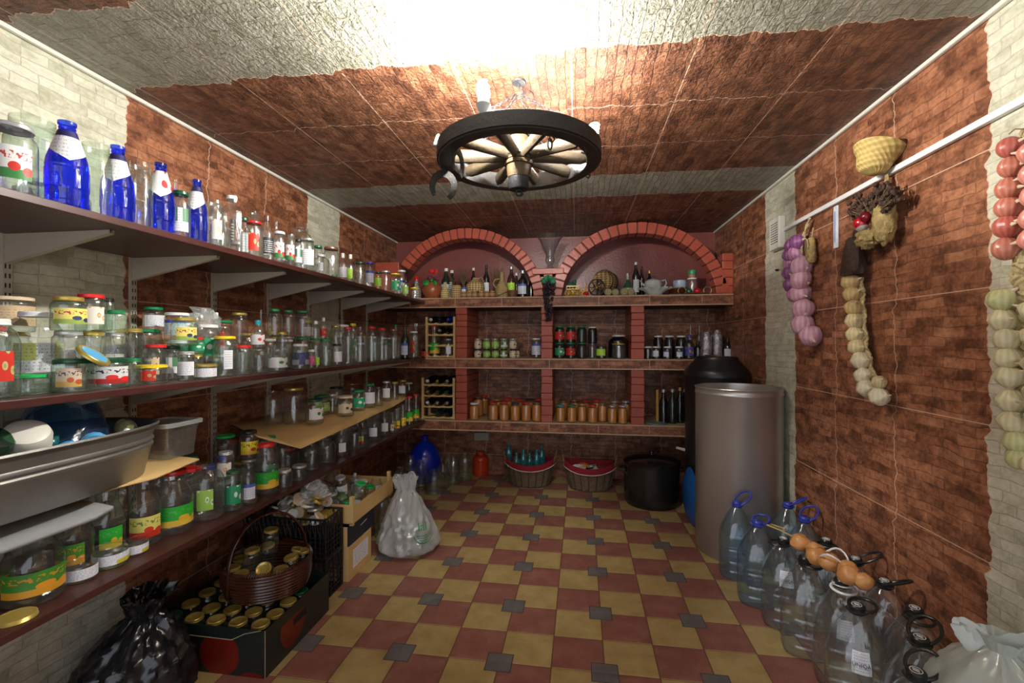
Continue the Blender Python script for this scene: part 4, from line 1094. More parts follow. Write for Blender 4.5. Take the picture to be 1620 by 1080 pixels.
MB().box((-.07, -.045, 0), (.07, .045, .006)).build('base', mat('green_base', (.01, .05, .03), .6), ct, smooth=False)
p = onY(927, 500, 4.30); bb = empty('toy_barrow', (p[0], p[1], B_TOP), label='small yellow toy barrow with a bunch of red berries hung in front', cat='toy barrow')
tiny_wheel(.042, YEL, YEL, bb, (0, .0, .043), (0, 0, 0)); MB().tube([(-.05, 0, .045), (-.005, 0, .045), (.002, 0, .13)], .004, 6).tube([(0, .02, .043), (.05, .02, .06), (.06, .02, .10)], .004, 6).build('frame', YEL, bb)
cluster(16, .024, .010, (0, -.03, .026), mat('red_berries', (.60, .01, .015), .2), 'berries', bb, None, 5, .8)
# wicker barrel on its side with a tap
p = onY(958, 440, 4.44); kg = empty('wicker_barrel', (p[0], p[1], B_TOP+.155), label='large straw-covered barrel lying on a cradle, tap in its round end', cat='barrel')
m = Matrix.Rotation(-.35, 4, 'Z') @ Matrix.Rotation(PI/2, 4, 'X')
bp = [(0, -.13), (.072, -.13), (.078, -.125), (.098, -.07), (.106, 0), (.098, .07), (.078, .125), (.072, .13), (.066, .122), (0, .122)]
b = MB(); b.lathe(bp, 28, Matrix.Rotation(-.45, 4, 'Z') @ Matrix.Rotation(PI/2, 4, 'X')); body = b.build('barrel_body', WICK, kg)
MB().lathe([(.098, -.075), (.103, -.07), (.1, -.05)], 28, Matrix.Rotation(-.45, 4, 'Z') @ Matrix.Rotation(PI/2, 4, 'X')).lathe([(.1, .05), (.103, .07), (.098, .075)], 28, Matrix.Rotation(-.45, 4, 'Z') @ Matrix.Rotation(PI/2, 4, 'X')).lathe([(.107, -.008), (.11, 0), (.107, .008)], 28, Matrix.Rotation(-.45, 4, 'Z') @ Matrix.Rotation(PI/2, 4, 'X')).build('hoop', DKW, kg)
d = Matrix.Rotation(-.45, 4, 'Z') @ Vector((0, -1, 0)); MB().tube([d*.125+Vector((0, 0, -.02)), d*.165+Vector((0, 0, -.02)), d*.17+Vector((0, 0, -.045))], .010, 8).blob(d*.155+Vector((0, 0, -.004)), .017, n=10, amp=0).build('tap', mat('chrome', (.6, .6, .6), .15, 1.), kg)
MB().blob((-.01, 0, .108), (.03, .03, .014), 2, .2).build('bung', WICK, kg)
b = MB(); b.box((-.07, -.11, -.155), (-.05, .11, -.075)); b.box((.05, -.11, -.155), (.07, .11, -.075)); b.build('cradle', DKW, kg, smooth=False)
p = onY(944, 455, 4.27); w_ = empty('cart_wheel_ornament', (p[0], p[1], B_TOP+.082), label='dark spoked ornamental wheel leaning on the straw-covered barrel', cat='ornament')
tiny_wheel(.075, DKW, mat('bead_yellow', (.6, .35, .05), .4), w_, (0, 0, 0), (.12, 0, .25))
for i, (px, r) in enumerate(((962, .036), (973.5, .034), (987.5, .037), (998, .034))):
    p = onY(px, 500, 4.25+.02*(i % 2)); o = MB().lathe([(0, -.022), (r*.6, -.022), (r*.72, -.020), (r*.9, -.018), (r, 0), (r*.9, .018), (0, .018)], 24, Matrix.Rotation(PI/2, 4, 'X')).build('little_wood_disc', mat('pale_cut_wood', (.46, .40, .20), .6, var=.3, vscale=40), loc=(p[0], p[1], B_TOP+r))
    MB().lathe([(r*.25, .0225), (r*.3, .0245), (r*.35, .0225)], 20, Matrix.Rotation(PI/2, 4, 'X')).lathe([(r*.68, .0205), (r*.73, .0235), (r*.78, .0205)], 20, Matrix.Rotation(PI/2, 4, 'X')).build('ring', DKW, o)
    o.location.z = B_TOP+r
    tag(o, 'small round wooden keg end, %s of the four lying in front of the straw-covered barrel' % ORD[i], 'wooden keg', 'small keg ends in front of the straw-covered barrel')
sq = onshelf([(0, 0), (.055, 0), (.068, .02), (.070, .045), (.045, .085), (.028, .12), (.014, .14), (.012, .205), (.016, .21), (0, .212)], 993, 4.38, B_TOP+.0, mat('cream_ceramic', (.62, .58, .30), .35), 'squat_bottle', 'squat cream bottle with a green neck between the barrel and the dark bottles', 'bottle')
MB().lathe([(.047, .083), (.0465, .086), (.030, .12), (.0155, .14), (.0135, .165)], 20).build('green_neck', mat('green_glaze', (.03, .12, .06), .3), sq); MB().lathe([(.0135, .19), (.019, .19), (.016, .225), (0, .23)], 14).build('stopper', LIDM['S'], sq)
p = onY(1036, 500, 4.33); WH = mat('white_porcelain', (.66, .72, .68), .22)
b = MB(); n = 48; vs = []
for r, z, wv in [(.0, .012, 0), (.035, .012, 0), (.038, 0, 0), (.045, .004, 0), (.07, .025, 0), (.11, .055, .02), (.150, .072, .06), (.152, .076, .06), (.11, .062, .02), (.06, .03, 0), (0, .02, 0)]:
    for i in range(n): a = 2*PI*i/n; q = r*(1+wv*math.sin(a*12)); vs.append((q*math.cos(a), q*math.sin(a)*.8, z+wv*.08*math.cos(a*12)))
b.add(vs, [(j*n+i, j*n+(i+1) % n, (j+1)*n+(i+1) % n, (j+1)*n+i) for j in range(10) for i in range(n)]); tag(b.build('fluted_bowl', WH, loc=(p[0], p[1], B_TOP)), 'wide white porcelain bowl with a fluted rim', 'bowl')
p = onY(1033, 500, 4.48)
tp = MB().lathe([(0, 0), (.05, 0), (.075, .02), (.085, .05), (.075, .085), (.05, .10), (.03, .105), (0, .118)], 28).build('teapot', WH, loc=(p[0], p[1], B_TOP+.075)); tag(tp, 'round white porcelain teapot standing behind the fluted bowl', 'teapot')
MB().tube([(.07, 0, .085), (.115, 0, .095), (.125, 0, .06), (.10, 0, .02), (.07, 0, .02)], .007, 8).build('handle', WH, tp); MB().tube([(-.07, 0, .04), (-.10, 0, .06), (-.12, 0, .095)], [.014, .010, .008], 8).build('spout', WH, tp)
o = MB().box((-.08, -.05, 0), (.08, .05, .075)).build('white_box', WH, loc=(p[0], p[1], B_TOP), smooth=False); tag(o, 'low white box under the teapot', 'box')
p = onY(1072, 500, 4.46)
for i in range(4):
    o = MB().lathe([(0, 0), (.04, 0), (.05, .003), (.085, .011), (.086, .013), (.05, .006), (0, .003)], 28).build('stacked_plate', mat('terracotta_plate', (.42, .12, .05), .4), loc=(p[0], p[1], B_TOP+.030+.012*i)); tag(o, 'terracotta plate, %s from the bottom of the stack under the blue tin' % ORD[i], 'plate', 'stacked terracotta plates')
o = MB().box((-.09, -.08, 0), (.09, .08, .029)).build('wooden_tray', DKW, loc=(p[0], p[1], B_TOP), smooth=False); tag(o, 'dark wooden tray under the terracotta plates', 'tray')
tin = MB().lathe([(0, 0), (.058, 0), (.060, .004), (.060, .040), (.062, .041), (.062, .068), (.060, .070), (0, .070)], 28).build('round_tin', mat('blue_white_tin', (.40, .52, .72), .3, var=.6, vscale=22), loc=(p[0]+.02, p[1], B_TOP+.086)); tag(tin, 'blue and white patterned round tin on top of the terracotta plates', 'tin')
o = back(B_TOP, 'wide', 1087, 1103, 440, 4.38, 'c', 'W', '-', PT+' under the right arch', 'x', 'small clear glass jar with white lid'); zt = o.location.z+o.scale.z
o = MB().lathe([(0, 0), (.032, 0), (.034, .03), (.03, .034), (0, .034)], 16).build('clay_cup', mat('clay_cup', (.35, .18, .10), .6), loc=(o.location.x, o.location.y, zt+.001)); tag(o, 'small clay cup upside down on a jar under the right arch', 'cup')
o = MB().lathe([(0, 0), (.036, 0), (.036, .035), (.033, .038), (0, .038)], 16).build('green_cap', mat('green_cap_plastic', (.02, .32, .14), .4), loc=(o.location.x, o.location.y, zt+.036)); tag(o, 'bright green plastic cap on the clay cup under the right arch', 'cap')
p = onY(1098, 500, 4.32); pl = empty('ornamental_dish', (p[0], p[1], B_TOP), label='low dark dish holding a red and a green glass ball, under the right arch', cat='dish')
MB().lathe([(0, 0), (.08, 0), (.13, .010), (.132, .014), (.08, .006), (0, .005)], 32).build('dish', mat('bronze_dish', (.20, .13, .05), .4, .4), pl)
for x, y in ((-.105, 0), (.118, .0)): MB().tube([(x+.034*math.cos(t), y, .045+.034*math.sin(t)) for t in [i*PI/10 for i in range(20)]], .0042, 6, closed=True).build('ring_handle', mat('brass', (.55, .45, .22), .3, .8), pl)
MB().blob((.022, -.02, .038), .034, n=18, amp=0).build('red_ball', mat('red_glass_ball', (.50, .005, .01), .08, coat=1), pl); MB().blob((-.048, -.015, .035), .031, n=18, amp=0).build('green_ball', mat('green_glass_ball', (.0, .10, .05), .08, coat=1), pl)

# middle shelf: two rows of small jars, taller ones further right
hh = None
for i, px in enumerate((756, 770, 783.5, 797, 811.5)):
    lab = ('cre', 'oli', 'oli', 'oli', 'cre')[i]; lb = ('cr', 'ov', 'ov', 'gw', 'cr')[i]
    a = back(B_MID, 'jar', px-6.3, px+6.3, 552, 4.33, 'c', 'K', lb, PM, 'small jars stacked two high', ('small jar of %s, bottom row, %s from the left' % (('mushrooms', 'green olives', 'green olives', 'green olives', 'mushrooms')[i], ORD[i])), fill=lab, w=2.4)
    back(B_MID, 'jar', px-6.3, px+6.3, 535.5, 4.33, 'c', 'S', lb, PM, 'small jars stacked two high', ('small jar of %s, upper row, %s from the left' % (('mushrooms', 'green olives', 'green olives', 'green olives', 'mushrooms')[i], ORD[i])), base=B_MID+a.scale.z*1.004, fill=lab, w=2.4)
back(B_MID, 'jar', 813, 823, 552, 4.38, 'c', 'K', 'cr', PM, 'small jars stacked two high', fill='cre')
back(B_MID, 'wide', 841, 856, 535, 4.33, 'c', 'W', 'bw', PM, 'jars', w=3.0)
for i, px in enumerate((885.5, 903, 920.5)):
    a = back(B_MID, 'jar', px-8, px+8, 542, 4.34, 'e', 'G', ('em', 'sa', '-')[i], PM+' in the third bay', 'green-lidded jars stacked two high', ('green-lidded jar of the lower row, %s from the third pillar side' % ORD[i]), fill='jam', w=2.4)
    back(B_MID, 'jar', px-8, px+8, 516, 4.34, 'e', 'G', ('sa', 'sa', '-')[i], PM+' in the third bay', 'green-lidded jars stacked two high', ('green-lidded dark jar of the upper row, %s from the left' % ORD[i]), base=B_MID+a.scale.z*1.004, fill='jam', w=2.4)
a = back(B_MID, 'jar', 930, 944, 543, 4.34, 'c', '-', '-', PM+' in the third bay', 'x', 'small bare clear jar'); back(B_MID, 'jar', 930, 945, 517, 4.34, 'd', 'W', '-', PM+' in the third bay', 'x', 'dark jar with a white lid', base=B_MID+a.scale.z*1.004, fill='jam')
back(B_MID, 'jar', 943, 960, 544, 4.32, 'c', 'N', 'lm', PM+' in the third bay', 'x', fill='jam')
a = back(B_MID, 'big', 962, 995, 530, 4.46, 'd', 'W', '-', PM+' in the third bay', 'x', 'big dark jar with a wide white lid', fill='jam', n=20)
back(B_MID, 'wide', 968, 990, 543, 4.30, 'c', 'D', '-', PM+' in the third bay', 'x', 'clear jar with a gold lid in front of the big dark jar')
for i, (px, lb) in enumerate(((1025, '-'), (1038.5, 'wh'), (1056, 'bw'), (1074.5, 'bw'))):
    a = back(B_MID, 'jar', px-7.5, px+7.5, 548, 4.30, 'c', 'W', lb, PM+' in the right bay', 'white-lidded jam jars', 'white-lidded jar of dark jam, %s from the right pillar' % ORD[i], fill='jam', w=1.2)
    if i > 0: back(B_MID, 'jar', px-8+3, px+8+3, 531, 4.44, 'd', 'W', '-', PM+' in the right bay', 'white-lidded jam jars', 'dark jar standing behind the jam jars, %s from the right pillar' % ORD[i-1], fill='jam')
back(B_MID, 'bottle', 1083, 1098, 530, 4.32, 'c', 'B', 'vi', PM+' in the right bay', 'x', fill='jam')
back(B_MID, 'bottle', 1089, 1096, 514, 4.50, 'c', '-', '-', PM+' in the right bay', 'x', 'thin clear glass bottle beside the steel barrel'); back(B_MID, 'bottle', 1102, 1110, 515, 4.50, 'c', '-', '-', PM+' in the right bay', 'x', 'second thin clear glass bottle beside the steel barrel')
back(B_MID, 'bottle', 1098, 1110, 540, 4.34, 'd', 'K', '-', PM+' in the right bay', 'x', 'short dark glass bottle')
FOIL = mat('patterned_foil', (.45, .42, .44), .25, .7, var=.9, bump=.8, bscale=70, vscale=60)
for i, px in enumerate((1117.5, 1134.5)):
    p = onY(px, 500, 4.30+i*.03)
    def fnf(u, v, s=i): a = u*2*PI; r = .048*(1-.35*max(0, v-.82)/.18)*(1+.10*noise.noise(Vector((math.cos(a)*2, math.sin(a)*2, v*7+s*9)))); return Vector((math.cos(a)*r, math.sin(a)*r, v*(.245+.02*i)))
    crumple(24, 26, fnf, 'foil_packet', FOIL, (p[0], p[1], B_MID), 'tall shiny patterned foil packet on the middle masonry shelf, %s of the two' % ('left', 'right')[i], 'packet')
back(B_MID, 'bottle', 1145, 1157, 535, 4.30, 'd', 'K', 'wh', PM+' in the right bay', 'x')
# left bay of the middle shelf
back(B_MID, 'juice', 679, 696, 515, 4.30, 'c', 'R', 'gr', PM+' in the left bay', 'x', w=3.)
back(B_MID, 'wide', 667, 679, 552, 4.28, 'd', '-', 're', PM+' in the left bay', 'x', w=2.6)
back(B_MID, 'big', 700, 718, 536, 4.30, 'c', 'S', 'wh', PM+' in the left bay', 'x', w=.9)
back(B_MID, 'bottle', 655, 663, 512, 4.34, 'c', 'W', '-', PM+' in the left bay', 'x')

# wine racks with bottles lying in them
def wine_rack(x0, x1, z0, rows, dz, label, bottles, hpost):
    y0 = YS+.05; t = empty('wine_rack', ((x0+x1)/2, y0, z0), label=label, cat='wine rack'); hw = (x1-x0)/2
    for x in (-hw, hw-.022):
        for y in (0, .20): MB().box((x, y, 0), (x+.022, y+.022, hpost)).build('post', PINE, t, smooth=False)
    for k in range(rows):
        for y in (0, .20):
            b = MB(); n = 24; vs = []
            for i in range(n+1):
                x = -hw+.02+(2*hw-.04)*i/n; zt = .030+k*dz-.012*abs(math.sin(i/n*PI*3)); vs += [(x, y+.002, .006+k*dz), (x, y+.002, zt), (x, y+.018, zt), (x, y+.018, .006+k*dz)]
            b.add(vs, [(i*4+j, i*4+(j+1) % 4, i*4+4+(j+1) % 4, i*4+4+j) for i in range(n) for j in range(4)]); b.build('rail', PINE, t, smooth=False)
    for (kx, k, g, cap, lab, txt) in bottles:
        x = (x0+x1)/2-hw+.02+(2*hw-.04)*(kx+.5)/3
        o = glass('bottle', (x, y0+.245, z0+.030+k*dz+.030), .038, .29, g, cap, '-', 'in the '+label.split(' standing')[0], 'bottles lying in the wine racks', rot=(PI/2+.02, 0, 0), n=14, extra=txt, fill=None)
        o.location = (x, y0+.25, z0+k*dz+.062)
wine_rack(-1.50, -1.165, B_LOW, 4, .105, 'lower wine rack standing left on the lowest masonry shelf',
 [(0, 3, 'd', 'W', '', 'dark bottle with white cap lying top left'), (1, 3, 'd', 'D', '', 'dark bottle with gold cap lying top middle'), (2, 3, 'd', 'S', '', 'dark bottle with silver cap lying top right'),
  (0, 2, 'a', 'D', '', 'amber bottle lying second row left'), (1, 2, 'd', 'N', '', 'dark bottle lying second row middle'), (2, 2, 'd', 'F', '', 'dark bottle lying second row right'),
  (0, 1, 'd', 'W', '', 'dark bottle with white cap lying third row left'), (1, 1, 'd', 'S', '', 'dark bottle with silver cap lying third row middle'), (2, 1, 'd', 'S', '', 'dark bottle with silver cap lying third row right'),
  (1, 0, 'e', 'F', '', 'green bottle lying bottom middle'), (2, 0, 'd', 'K', '', 'dark bottle lying bottom right')], .40)
wine_rack(-1.46, -1.16, B_MID, 4, .105, 'upper wine rack standing left on the middle masonry shelf',
 [(0, 3, 'd', 'W', '', 'dark bottle with white cap lying top left'), (1, 3, 'd', 'K', '', 'dark bottle lying top middle'), (2, 3, 'k', 'B', '', 'blue-capped bottle lying top right'), (1, 2, 'd', 'S', '', 'dark bottle with silver cap lying second row middle')], .40)

# lowest shelf: jars of orange preserve
for i, (px, yt, Y) in enumerate(((750.5, 637, 4.28), (757, 627, 4.50), (765, 626, 4.62), (780.5, 636, 4.27), (797.5, 635, 4.27), (815, 637, 4.27), (832.5, 636, 4.27), (849, 635, 4.27), (787, 631, 4.42), (803, 630, 4.42), (820, 631, 4.43), (838, 631, 4.42), (853, 631, 4.44))):
    back(B_LOW, 'jar', px-8, px+8, yt, Y, 'c', 'WNRRRFRNDRRKR'[i], '-', PL+' in the second bay', 'jars of orange preserve', 'jar of orange preserve with %s lid, %s' % (LIDW['WNRRRFRNDRRKR'[i]], 'front row' if Y < 4.3 else 'back row'), fill='pre', n=18)
for i, (px, yt, Y) in enumerate(((887, 640, 4.27), (904.5, 640, 4.27), (921, 638, 4.31), (937.5, 640, 4.26), (953, 637, 4.34), (968.5, 641, 4.26), (985, 641, 4.26), (891, 632, 4.42), (909, 632, 4.42), (926, 633, 4.45), (944, 632, 4.44), (972, 634, 4.42), (990, 634, 4.42))):
    back(B_LOW, 'jar', px-7.6, px+7.6, yt, Y, 'c', 'TGDRMSSNMRRSS'[i], '-', PL+' in the third bay', 'jars of orange preserve', 'jar of orange preserve with %s lid, %s' % (LIDW['TGDRMSSNMRRSS'[i]], 'front row' if Y < 4.35 else 'back row'), fill='pre', n=18)
p = onY(1040, 500, 4.30); st = empty('upright_stick_stand', (p[0], p[1], B_LOW), label='upright yellow wooden stick on a pale green round base beside the right pillar', cat='stand')
MB().lathe([(0, .02), (.03, .02), (.085, .008), (.088, .002), (.085, 0), (0, 0)], 28).build('base', mat('pale_green_metal', (.16, .26, .24), .4), st)
MB().lathe([(0, .02), (.014, .02), (.013, .30), (.010, .31), (0, .31)], 14).build('stick', mat('yellow_wood', (.46, .27, .05), .6), st)
for px, yt, g in ((1050, 616, 'd'), (1064, 616, 'e'), (1076, 614, 'd'), (1084, 618, 'd')):
    o = back(B_LOW, 'bottle', px-7.5, px+7.5, yt, 4.32, g, 'D' if px == 1076 else 'S', '-', PL+' in the right bay', 'corked bottles beside the steel barrel', n=18)
# ================================================================ floor, right side: barrel, pot, baskets, water bottles
STEEL = N('brushed_steel'); _tc = STEEL.n('TexCoord').outputs['Object']; _mp = STEEL.n('Mapping', i0=_tc, Scale=(2, 2, 60)).outputs[0]
_n = noise_t(STEEL, _mp, 3., 4); _b = STEEL.bsdf(Base_Color=STEEL.mix(noise_t(STEEL, _tc, 3., 3), (.40, .37, .35), (.56, .53, .50)), Metallic=.75, Roughness=.34)
STEEL.set(_b, 'Normal', STEEL.bump(_n, .08, .004)); STEEL = STEEL.m
bx_, by_ = 1.083, 3.25
brl = empty('steel_barrel', (bx_, by_, 0), label='tall open stainless steel barrel standing in the right back corner', cat='barrel')
MB().lathe([(0, .012), (.250, .012), (.258, 0), (.266, .01), (.268, .03), (.268, 1.055), (.271, 1.06), (.271, 1.068), (.268, 1.073), (.268, 1.092), (.273, 1.10), (.270, 1.106), (.262, 1.104), (.260, 1.09), (.260, .95), (.256, .93), (0, .93)], 64).build('barrel_shell', STEEL, brl)
MB().lathe([(0, 0), (.008, 0), (.008, .012), (0, .012)], 12, Matrix.Translation((-.055, -.2615, .09)) @ Matrix.Rotation(PI/2, 4, 'X')).build('plug', BLACKP, brl)
o = MB().lathe([(0, 0), (.034, 0), (.036, .004), (.036, .075), (.034, .08), (0, .078)], 20).build('small_tin', mat('printed_tin', (.45, .42, .36), .35, .3, var=.8, vscale=30), loc=(1.02, 3.36, .931)); tag(o, 'small printed tin standing inside the mouth of the steel barrel', 'tin')
tk = empty('black_tank', (1.115, 3.84, 0), label='black plastic tank with a stepped lid standing behind the steel barrel', cat='tank')
MB().lathe([(0, 0), (.215, 0), (.23, .02), (.235, .5), (.238, 1.12), (.24, 1.13)], 40).build('tank_body', BLACKP, tk)
MB().lathe([(.24, 1.128), (.243, 1.13), (.242, 1.17), (.23, 1.19), (.165, 1.262), (.16, 1.285), (.150, 1.29), (0, 1.29)], 40).build('lid', BLACKP, tk)
for dx, a in ((-.05, .2), (.03, -.3)):
    o = MB().box((-.006, -.09, 0), (.006, .09, .012)).build('wooden_stick', mat('old_stick', (.12, .07, .03), .8), loc=(1.115+dx, 3.80, 1.291), smooth=False); o.rotation_euler = (0, 0, a); tag(o, 'thin wooden stick lying on the lid of the black tank, %s one' % ('left' if dx < 0 else 'right'), 'stick')
o = MB().lathe([(0, 0), (.15, 0), (.19, .02), (.215, .03), (.215, .034), (.185, .024), (.145, .006), (0, .006)], 36, Matrix.Rotation(PI/2, 4, 'Y')).build('blue_basin', mat('blue_plastic', (.01, .12, .42), .4), loc=(.845, 3.66, .216)); tag(o, 'blue plastic basin standing on edge between the big black pot and steel barrel', 'basin')
o = MB().tube([(-.10, 0, .02), (-.02, 0, .0), (.06, 0, -.02), (.10, 0, -.03)], [.010, .014, .012, .006], 8).build('white_ladle', mat('ivory', (.55, .52, .44), .5), loc=(.93, 3.95, .53)); tag(o, 'ivory handled ladle behind the big black pot', 'ladle'); o.location.z = .50
ENA = mat('black_enamel', (.014, .012, .011), .16, var=.6, vscale=120, spec=.6)
pt = empty('enamel_pot', (.654, 4.13-.02, 0), label='large black enamel pot with lid standing beneath the masonry shelves', cat='pot')
MB().lathe([(0, .006), (.21, .006), (.222, 0), (.232, .02), (.236, .06), (.236, .345), (.242, .35), (.242, .358), (.232, .36), (.228, .34), (.228, .02), (0, .02)], 48).build('pot_body', ENA, pt)
ld = MB().lathe([(.243, .361), (.246, .366), (.238, .375), (.205, .392), (.12, .41), (.03, .417), (0, .418)], 48).build('lid', ENA, pt); MB().lathe([(0, .417), (.012, .417), (.010, .428), (.022, .436), (.020, .446), (0, .448)], 20).build('knob', ENA, ld)
for s in (-1, 1): MB().tube([(s*.232, -.05, .29), (s*.262, -.045, .295), (s*.272, 0, .297), (s*.262, .045, .295), (s*.232, .05, .29)], .007, 8).build('handle', ENA, pt)
def basket(X, Y, label, rz=0.):
    t = empty('lined_basket', (X, Y, 0), rz, label, 'basket', 'wicker baskets with red lining'); hx, hy, hc, he = .235, .165, .215, .265
    def rim(a): return hc+(he-hc)*abs(math.cos(a))**2.2
    # staked wicker: uprights and rows
    wk = mat('stripped_willow', (.17, .115, .065), .6, var=.8, vscale=45, bump=.3, bscale=150); dk = mat('dark_willow', (.07, .04, .022), .6)
    b = MB(); n = 72
    rows = 22; vs = []
    for j in range(rows*3+1):
        t_ = j/(rows*3); k = .76+.24*t_**.7
        for i in range(n):
            a = 2*PI*i/n; ww = .0045*math.sin(a*n/4+(PI if (j//3) % 2 else 0)); bul = .003*math.sin(j/3*2*PI)
            vs.append(((hx*k+ww+bul)*math.cos(a), (hy*k+ww+bul)*math.sin(a), rim(a)*t_*.96))
    b.add(vs, [(j*n+i, j*n+(i+1) % n, (j+1)*n+(i+1) % n, (j+1)*n+i) for j in range(rows*3) for i in range(n)])
    b.add([(hx*.76*math.cos(2*PI*i/n), hy*.76*math.sin(2*PI*i/n), .002) for i in range(n)], [tuple(range(n))]); b.build('wicker_body', wk, t)
    b = MB()
    for i in range(18):
        a = 2*PI*(i+.5)/18; b.tube([((hx*k+.005)*math.cos(a), (hy*k+.005)*math.sin(a), rim(a)*z) for z, k in ((0, .76), (.3, .86), (.6, .94), (.93, 1.0))], .006, 5)
    b.tube([(hx*.77*math.cos(q*PI/18), hy*.77*math.sin(q*PI/18), .008) for q in range(36)], .009, 6, closed=True)
    b.build('stakes', dk, t)
    RL = mat('dark_red_cloth', (.24, .006, .014), .85)
    b = MB(); vs = []; lv = [(.90, -.10), (.98, .0), (1.02, .010), (1.055, .0), (1.06, -.045)]
    for k, dz in lv:
        for i in range(n):
            a = 2*PI*i/n; q = 1+.008*math.sin(a*14+k*9); vs.append((hx*k*q*math.cos(a), hy*k*q*math.sin(a), rim(a)+dz+.002*math.sin(a*9)))
    b.add(vs, [(j*n+i, j*n+(i+1) % n, (j+1)*n+(i+1) % n, (j+1)*n+i) for j in range(4) for i in range(n)]); ln = b.build('lining', RL, t)
    MB().tube([(hx*1.065*math.cos(q*PI/24), hy*1.065*math.sin(q*PI/24), rim(q*PI/24)-.047) for q in range(48)], .005, 5, closed=True).build('white_piping', mat('cream_piping', (.62, .52, .42), .8), ln)
    for s in (-1, 1): MB().tube([(s*hx*1.0, -.05, he-.03), (s*hx*1.09, -.045, he+.06), (s*hx*1.12, 0, he+.085), (s*hx*1.09, .045, he+.06), (s*hx*1.0, .05, he-.03)], .008, 6).build('handle', wk, t)
    return t
B1 = (-.455, 4.46); B2 = (.125, 4.42)
basket(*B1, 'wicker basket with dark red lining full of teal plastic bottles, beneath the masonry shelves')
basket(*B2, 'wicker basket with dark red lining full of wrapped packets, beside the black pot', -.08)
for i, (px, yt, dy) in enumerate(((805, 701, .02), (828, 711, -.02), (849, 711, -.03), (857, 706, .06), (838, 716, .05), (817, 716, -.05))):
    p = onY(px, 600, B1[1]+dy); D = depth(p); z = CAMH+(CY-yt)/FPX*D
    o = glass('soda', (p[0], p[1], z-.25), .035, .25, 't', 'T', '-', 'in the left lined basket', 'teal bottles in the lined basket', n=16, extra='teal plastic bottle, %s from the left' % ['first', 'third', 'fifth', 'sixth', 'fourth', 'second'][i])
cols = [('white', (.6, .62, .6)), ('orange', (.75, .16, .02)), ('pale green', (.36, .45, .36)), ('grey', (.30, .30, .32)), ('white', (.7, .7, .68)), ('dark red', (.22, .02, .02)), ('white', (.62, .6, .55)), ('cream', (.6, .52, .4))]
for i, (w_, c) in enumerate(cols):
    a = i*2.4; r = .05+.075*(i/8); X, Y = B2[0]+r*1.35*math.cos(a), B2[1]+r*.8*math.sin(a)
    o = MB().blob((0, 0, 0), (.055, .032, .018), i+20, .35, 2.2, ridge=True).build('wrapped_packet', mat('packet_'+w_.replace(' ', '_'), c, .5), loc=(X, Y, .195+.012*(i % 3))); o.rotation_euler = (R.uniform(-.3, .3), R.uniform(-.3, .3), a)
    tag(o, 'small %s wrapped packet in the right lined basket%s' % (w_, ', %s of the white ones' % {0: 'first', 4: 'second', 6: 'third'}[i] if w_ == 'white' else ''), 'packet', 'packets in the lined basket')
o = MB().box((-.08, -.02, 0), (.08, 0, .085)).build('junction_box', mat('old_cream_plastic', (.35, .33, .27), .5), loc=(onY(762, 690, YB)[0], YB-.001, onY(762, 696, YB)[2]), smooth=False); tag(bevel(o, .006), 'small cream electrical box on the back wall low beneath the masonry shelves', 'electrical box')

def capw(parent, c, r, h, ang, up):
    """carrying strap clipped round the neck"""
    sx, sz = 1/r, 1/h; pts = []
    for i in range(22):
        t = 2*PI*i/22; x = .045+.048*math.cos(t); y = .042*math.sin(t); z = up*(x+.003)*.8
        q = Vector((x*math.cos(ang)-y*math.sin(ang), x*math.sin(ang)+y*math.cos(ang), .958*h+.002+z)); pts.append(q)
    b = MB(); b.tube(pts, .0058, 6, closed=True); b.lathe([(.028, .955*h), (.034, .957*h), (.034, .963*h), (.028, .966*h)], 20)
    b.v = [(x*sx, y*sx, z*sz) for x, y, z in b.v]; b.build('carrying_strap', LIDM[c], parent)
def wrap_text(txt, size, r, h, zc, parent, m, ang=0.):
    me = text_mesh(txt, size)
    for v in me.vertices:
        a = v.co.x/r+ang; q = rad('water', zc+v.co.y/h)*1.012+.022+v.co.z*2; v.co = Vector((q*math.cos(a), q*math.sin(a), zc+v.co.y/h))
    me.materials.append(m); o = link('lettering', me, parent); return o
INK = mat('dark_ink', (.02, .025, .05), .5); WINK = mat('white_print', (.75, .75, .75), .5)
def emblem(parent, r, h):
    b = MB(); b.tube([(.017*math.cos(t), .017*math.sin(t)*.9, 0) for t in [i*PI/10 for i in range(20)]], .0016, 4, closed=True)
    for x in (-.0045, .0045): b.tube([(x-.003, -.008, 0), (x+.003, .008, 0)], .0022, 4)
    b.v = [(x/r, y/r, 1.008+z/h) for x, y, z in b.v]; b.build('cap_print', WINK, parent)
wb = [(1166, 790, .44, 'q', 'B', '', 'bluish', 2.2, .9), (1198, 823, .43, 'q', 'B', '', 'bluish', 2.6, .35), (1237, 782, .44, 'q', 'B', '', 'bluish', 1.2, .9), (1263, 806, .43, 'q', 'B', '', 'bluish', 2.5, .8),
      (1230, 845, .42, 'p', 'K', 'U', 'clear', -.6, .1), (1266, 873, .42, 'p', 'K', '', 'clear', .3, .1), (1307, 852, .42, 'p', 'K', '', 'clear', -.1, .15), (1305, 899, .42, 'p', 'K', 'w', 'clear', .0, .0),
      (1340, 930, .42, 'p', 'K', 'U', 'clear', 2.6, .1), (1350, 878, .42, 'p', 'K', '', 'clear', 1.5, .8), (1398, 910, .42, 'p', 'K', '', 'clear', .9, .75), (1380, 968, .42, 'p', 'K', '', 'clear', 2.7, .7),
      (1439, 953, .42, 'p', 'K', '', 'clear', .1, .05), (1452, 1036, .41, 'p', 'K', '', 'clear', 2.6, .6)]
PTS = []
